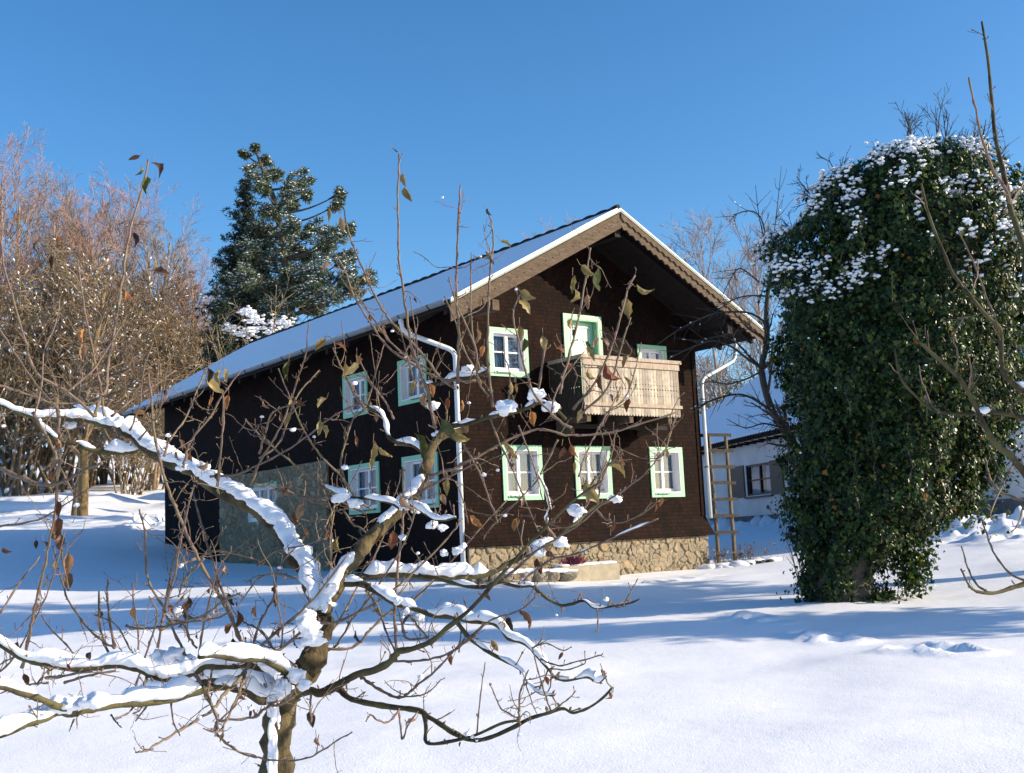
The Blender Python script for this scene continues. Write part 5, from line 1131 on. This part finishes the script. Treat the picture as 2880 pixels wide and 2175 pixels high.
# extra snow heaps in forks
sr_ = np.random.RandomState(9)
for X, Y, r_, dz in ((1092, 880, 26, .1), (1160, 853, 22, .1), (1190, 880, 18, .1), (936, 877, 15, .25), (1010, 797, 14, .25), (735, 1075, 15, .2), (765, 1088, 15, .2), (722, 1080, 10, .2), (1245, 1104, 17, .2), (1212, 1172, 16, .2), (1165, 1193, 14, .2), (665, 1345, 26, -.06), (676, 1382, 24, -.06), (670, 1362, 26, -.06), (660, 1330, 20, -.06), (382, 1322, 16, .1), (370, 1328, 10, .1), (1330, 1078, 14, .2),
                     (380, 1415, 26, .15), (350, 1420, 24, .15), (400, 1428, 22, .15), (520, 1420, 20, -.1), (570, 1430, 20, -.1), (590, 1440, 22, -.1), (500, 1420, 18, -.1), (120, 1525, 26, -.4), (85, 1545, 24, -.4), (150, 1520, 24, -.4), (200, 1515, 24, -.4), (640, 1460, 20, -.1), (610, 1485, 22, -.1), (595, 1500, 20, -.1), (655, 1480, 16, -.12), (440, 1010, 16, .4), (330, 962, 15, .6), (255, 910, 22, .7), (210, 900, 16, .8), (700, 1305, 20, 0.02), (712, 1270, 16, 0.02),
                     (880, 1095, 15, .1), (900, 1100, 14, .1), (930, 1135, 14, .05), (955, 1140, 12, .05), (870, 1160, 9, .0), (1000, 1180, 9, 0), (745, 1010, 8, .2), (1172, 1170, 10, .1), (988, 1190, 12, .2), (960, 1195, 10, .2), (300, 1570, 0, 0), (880, 1322, 12, -.1), (905, 1335, 12, -.1), (860, 1300, 12, -.1), (1075, 1345, 10, -.2), (395, 1010, 12, .45), (150, 918, 12, .7)):
    if r_: R = rpx(r_*.85, TD+dz); blob(SN_, Q(X, Y, TD+dz-.01), R*1.2, R, R*.75, sr_, .8, True, 1.7)
# snow plastered down the trunk
for k in range(26):
    y = 1500+k*18; X = 588+.055*(1671-y)+rs.uniform(-3, 3); R = rpx(17, TD); blob(SN_, Q(X-1, y, TD-.036), R*1.05, R*.45, R*1.7, sr_, .35, True, 1.2)
crown = [p_ for p_ in paths if p_[2] == 'B' or p_[1][0] > rpx(2.8, TD)]
for k in range(640):
    pts, rad, kind, L, D = crown[rs.randint(len(crown))]; i_ = rs.randint(1, len(pts)-1); p0 = Vector(pts[i_])
    n = rs.randint(4, 8); ln = rpx(rs.uniform(30, 115), D)/n; dv = Vector(rs.normal(0, .7, 3))+Vector((0, 0, .4)); dv.normalize(); q_ = [p0]
    for _ in range(n): dv = (dv+Vector(rs.normal(0, .22, 3))+Vector((0, 0, .05))).normalized(); q_.append(q_[-1]+dv*ln)
    r0_ = rpx(rs.uniform(.7, 1.35), D); TW_.tube(catmull(q_, 3), np.linspace(r0_, r0_*.55, n*3+1)*np.tile([1, 1, 1.3], n+1)[:n*3+1], 4)
    paths.append((catmull(q_, 3), np.full(n*3+1, r0_), 't', 0, D))
    for _ in range(rs.randint(1, 4)):
        j_ = rs.randint(1, n); e = q_[j_]+Vector(rs.normal(0, 1, 3))*ln*rs.uniform(.3, .8); TW_.tube([q_[j_], (q_[j_]+e)/2+Vector(rs.normal(0, .003, 3)), e], [r0_*.7, r0_*.5, r0_*.6], 4)
        if rs.rand() < .05: R = rpx(rs.uniform(3, 6), D); blob(SN_, e+Vector((0, 0, R*.4)), R*1.2, R, R*.8, sr_, .5)
TR_.build('trunk', M_TRUNKB, apple, fix=False, smooth=True); BR_.build('limbs', M_BARK, apple, fix=False, smooth=True); TW_.build('twigs', M_TWIG, apple, fix=False, smooth=True); SN_.build('snow', M_TSNOW, apple, fix=False, smooth=True)

# leaves
LF = MB(); LT = []
LC = {'g': (.09, .10, .025), 'o': (.27, .21, .08), 'y': (.42, .31, .13), 't': (.34, .21, .12), 'r': (.20, .07, .03), 'b': (.13, .06, .03), 'd': (.05, .03, .02), 'n': (.40, .19, .07)}
def leaf(c, size, ang, colr, rs, yaw=None):
    n = 7; m_ = 5; a = math.radians(ang)
    ax = C_R*math.cos(a)-C_U*math.sin(a); sd = C_R*math.sin(a)+C_U*math.cos(a); nv = -V_F
    roll = rs.uniform(-1.1, 1.1) if yaw is None else yaw; s2 = sd*math.cos(roll)+nv*math.sin(roll); n2 = nv*math.cos(roll)-sd*math.sin(roll)
    bend = rs.uniform(-1.4, 1.4); fold = rs.uniform(.3, 1.6); nar = rs.uniform(.55, 1.05); V = []; tw_ = rs.uniform(-.9, .9)
    for i in range(n):
        t_ = i/(n-1); w_ = .32*nar*math.sin(math.pi*min(1, t_**.8*1.02))**.8*(1-.15*t_)+.012
        th = tw_*(t_-.5); s3 = s2*math.cos(th)+n2*math.sin(th); n3 = n2*math.cos(th)-s2*math.sin(th)
        for j in range(m_):
            b_ = (j/(m_-1)-.5)*2; ww_ = w_*b_; V.append(c+(ax*(t_-.5)+s3*ww_*(1-.2*fold)+n3*(abs(b_)*w_*fold+bend*(t_-.5)**2+.07*math.sin(t_*17+j*2+bend*9)*abs(b_)))*size)
    LF.add([tuple(v) for v in V], [(i*m_+j, i*m_+j+1, (i+1)*m_+j+1, (i+1)*m_+j) for i in range(n-1) for j in range(m_-1)])
    cc = np.array(LC[colr])*rs.uniform(.75, 1.3); cv = np.tile(cc, (n*m_, 1)); cv[::1] *= (1-.25*(fbm(np.array([tuple(v) for v in V])*60, 2)-.3)[:, None]); LT.append(cv)
    st_ = c-ax*size*.5; TW2.tube([st_-ax*size*.28+Vector((0, 0, .01)), st_-ax*size*.1, st_], [.0009, .0009, .0009], 4)
TW2 = MB()
Ls = """853,326,14,45,d 874,389,28,80,o 884,420,34,62,o 711,465,28,105,o 740,487,32,82,y 702,577,24,125,n 692,744,34,130,o 737,748,32,30,r 756,796,42,140,y 742,800,30,110,o 770,780,26,100,n 621,802,42,90,g 290,341,26,160,b 304,371,26,120,g 342,364,34,75,b 317,400,36,100,g 292,517,32,75,d 76,532,26,90,d 111,566,28,100,d 59,593,24,110,t 122,520,22,95,n 338,574,25,90,y 320,572,18,80,t 347,588,34,5,b 179,727,32,95,n 179,761,36,95,t 290,796,32,80,t 355,710,26,120,n 270,640,24,100,n 285,645,22,60,r 451,811,30,90,d 473,815,34,100,o 485,812,30,80,y
460,843,42,40,y 493,870,32,85,n 648,871,26,20,b 695,871,26,130,y 662,1153,24,80,n 647,1106,32,110,t 640,1120,28,80,r 437,1006,26,160,t 393,960,26,80,b 383,986,22,60,t 410,985,26,60,r 122,1140,42,90,b 133,1156,36,80,b 143,1216,46,90,t 147,1256,38,90,b 130,1175,34,100,b 100,1180,20,60,b 13,1190,22,20,b 78,1176,18,80,d 133,960,24,80,n 300,886,28,170,n 125,1100,36,88,b 120,1000,26,92,t 112,1030,24,85,r
1093,527,28,25,o 1062,557,32,70,o 1055,459,18,60,d 1015,674,26,90,g 1138,639,36,40,o 1135,662,38,60,o 1235,616,38,100,o 1280,606,46,85,g 1270,585,36,40,o 1242,640,30,110,o 1272,652,30,75,t 1393,626,38,25,o 1358,666,46,85,o 1122,722,36,90,o 1032,726,28,95,t 1128,746,30,95,g 1175,742,32,80,y 1268,750,24,60,g 1275,766,32,50,o 1283,740,24,100,t 1308,742,30,60,b 1043,759,24,100,n 1353,782,32,110,o 1278,811,32,40,y 1322,806,46,45,r 1298,829,34,80,b 1355,826,26,60,o 1358,876,28,90,b 1107,842,30,110,y 1252,899,30,110,y 1212,756,22,40,r 1235,700,24,95,y
972,932,62,50,g 995,945,40,20,o 1278,1066,54,60,o 1270,1062,50,100,y 1108,970,46,45,y 1332,1013,48,25,o 965,1053,34,92,o 1028,1130,38,30,n 1115,1133,30,110,n 1185,1183,54,60,b 1165,1223,34,80,b 1428,1086,20,100,n 1142,1330,36,70,d 1055,1286,24,60,b 1208,976,26,110,b 1240,975,30,60,r 1150,905,32,80,n 817,1324,26,20,n 1101,1353,38,80,d 1147,1335,42,70,b 773,1378,28,60,d 969,1424,26,70,b 1069,1396,26,60,o 1211,1417,18,120,b 1193,1501,18,0,b 885,1558,24,150,t
673,1552,32,90,d 407,1305,28,100,d 500,1295,28,60,d 513,1339,34,90,b 493,1359,26,110,b 553,1322,22,95,n 287,1325,20,80,n 33,1405,32,100,b 55,1469,26,70,b 197,1419,20,90,d 600,1299,22,90,d 910,965,58,82,g 803,980,44,100,o 833,976,34,40,o 800,1002,26,90,o 917,866,34,90,t 895,840,34,110,y 932,844,30,80,n 969,873,26,100,r 875,1087,34,50,t 814,1164,34,130,n 848,1168,38,100,r 1002,881,26,110,n 730,1179,34,70,o 965,1050,34,90,y 958,1079,24,60,t 700,930,30,70,o 690,925,34,100,o 620,905,30,110,o 1240,1010,26,95,y 940,905,24,60,n 770,955,22,80,r 640,1395,22,50,d 410,1330,30,30,b 398,1312,26,110,b 505,1390,22,80,d"""
for tok in Ls.split():
    x, y, s_, a, c_ = tok.split(','); x, y, s_, a = float(x), float(y), float(s_), float(a)
    best = None   # depth of nearest twig in view would be ideal; use the crown depth
    D = TD+.12+rs.uniform(-.12, .2); leaf(Q(x, y, D), rpx(s_*1.08, D), a+rs.uniform(-8, 8), c_, rs)
for k in range(150):     # small withered bits on the twigs
    pts, rad, kind, L, D = paths[rs.randint(8, len(paths))]; i_ = rs.randint(len(pts)); leaf(Vector(pts[i_])+Vector((0, -.004, -.012)), rpx(rs.uniform(9, 22), D), rs.uniform(50, 130), rs.choice(list('obtrbnytd')), rs)
LF.build('leaves', M_LEAF, apple, fix=False, smooth=True, attr=np.concatenate(LT)); TW2.build('leaf_stalks', M_TWIG, apple, fix=False)

# ---------------- right foreground fruit tree ----------------
TR_, BR_, TW_, SN_ = MB(), MB(), MB(), MB(); paths = []; RD = 4.6; rs = np.random.RandomState(404)
rt0 = Q(2330, 1400, RD); rz = gzf(rt0.x, RD)
rtree = world_root('young_fruit_tree', (rt0.x, RD, rz), label='leafless fruit tree reaching in from the right edge, in front of the ivy', cat='tree')
rp = Vector((rt0.x, RD, rz-.2))
q1 = [rp, Vector((rt0.x-.02, RD, rz+.6)), Q(2310, 1000, RD), Q(2260, 830, RD), Q(2235, 700, RD), Q(2212, 560, RD)]
pts = catmull(q1, 6); TR_.tube(pts, np.linspace(.055, .012, len(pts)), 10)
for s, r0, r1, kd, sn in (("2235,660 2218,560 2199,497 2182,444 2169,379 2151,300 2142,213 2134,126 2121,47", 8, 2.4, 'B', 0), ("2180,440 2173,409 2151,379 2125,309 2107,235 2092,167", 3.4, 2, 't', 0), ("2262,860 2212,847 2178,819 2165,790 2162,750 2160,711 2129,680 2094,636 2060,593 2033,532 2007,466 1990,396", 7, 2.4, 'B', 0),
                          ("2275,905 2212,903 2178,894 2135,891 2100,895 2029,890 1990,866 1947,819 1932,753", 6, 2.0, 'B', 0), ("2300,1120 2250,1080 2212,1023 2186,987 2150,960 2119,905 2092,847 2061,808 2010,761 1985,740", 9, 3, 'B', 0), ("2290,1180 2250,1120 2212,1085 2158,1062 2135,1023 2128,990", 4, 2, 't', 0),
                          ("2300,1230 2212,1262 2170,1275 2139,1282 2100,1273 2076,1230", 6, 2, 'B', 0), ("2139,1282 2110,1262 2090,1225 2078,1180", 2.4, 1.4, 't', 0), ("2250,1262 2190,1245 2150,1200 2130,1150 2120,1120", 2.6, 1.4, 't', 0), ("2170,460 2190,430 2215,390", 3, 2, 't', 0), ("2094,636 2110,600 2112,560", 2, 1.2, 't', 0), ("2160,711 2130,640 2100,560 2070,500", 2, 1.2, 't', 0),
                          ("2061,808 2070,770 2060,730 2080,690", 2, 1.2, 't', 0), ("2092,847 2098,800 2090,760", 2.2, 1.3, 't', 0), ("2029,890 2010,870 1990,820 1985,790", 2, 1.1, 't', 0), ("2007,466 1995,440 1975,420", 1.8, 1.2, 't', 0), ("2212,1085 2200,1130 2185,1150", 2, 1.4, 't', 0), ("2190,1000 2170,1040 2140,1110 2150,1130", 2, 1.2, 't', 0)):
    shoot(s, RD, RD+rs.uniform(-.4, .4), r0, r1, sn, .4, kd, .9)
blob(SN_, Q(2127, 886, RD), rpx(18, RD), rpx(12, RD), rpx(8, RD), sr_, .4, True); blob(SN_, Q(2205, 832, RD), rpx(14, RD), rpx(12, RD), rpx(8, RD), sr_, .4, True)
rs2 = np.random.RandomState(9); sgx = []
for k in range(9):
    z_ = rz+rs2.uniform(1.0, 1.9); a = rs2.uniform(-1.2, 1.2); grow(rs2, (rt0.x-.02, RD, z_), (math.cos(a)*.8, math.sin(a)*.6, .7), rs2.uniform(1.0, 1.7), .02, [(9, .5, 35, .02, .07, 7), (4, .5, 35, 0, .1, 4), (0, 0, 0, 0, .1, 3)], 1 if 0 else 0, sgx)
for lvl, pts, rad in sgx:
    if pts[:, 0].min() > (rt0.x-.03): BR_.tube(pts, np.maximum(np.linspace(rad, rad*.35, len(pts)), .002), 4)
TR_.build('trunk', M_BARK, rtree, fix=False, smooth=True); BR_.build('limbs', M_BARK, rtree, fix=False, smooth=True); TW_.build('twigs', M_TWIG, rtree, fix=False, smooth=True); SN_.build('snow', M_TSNOW, rtree, fix=False, smooth=True)
for o in list(bpy.data.objects):
    if '_wo' in o: del o['_wo']
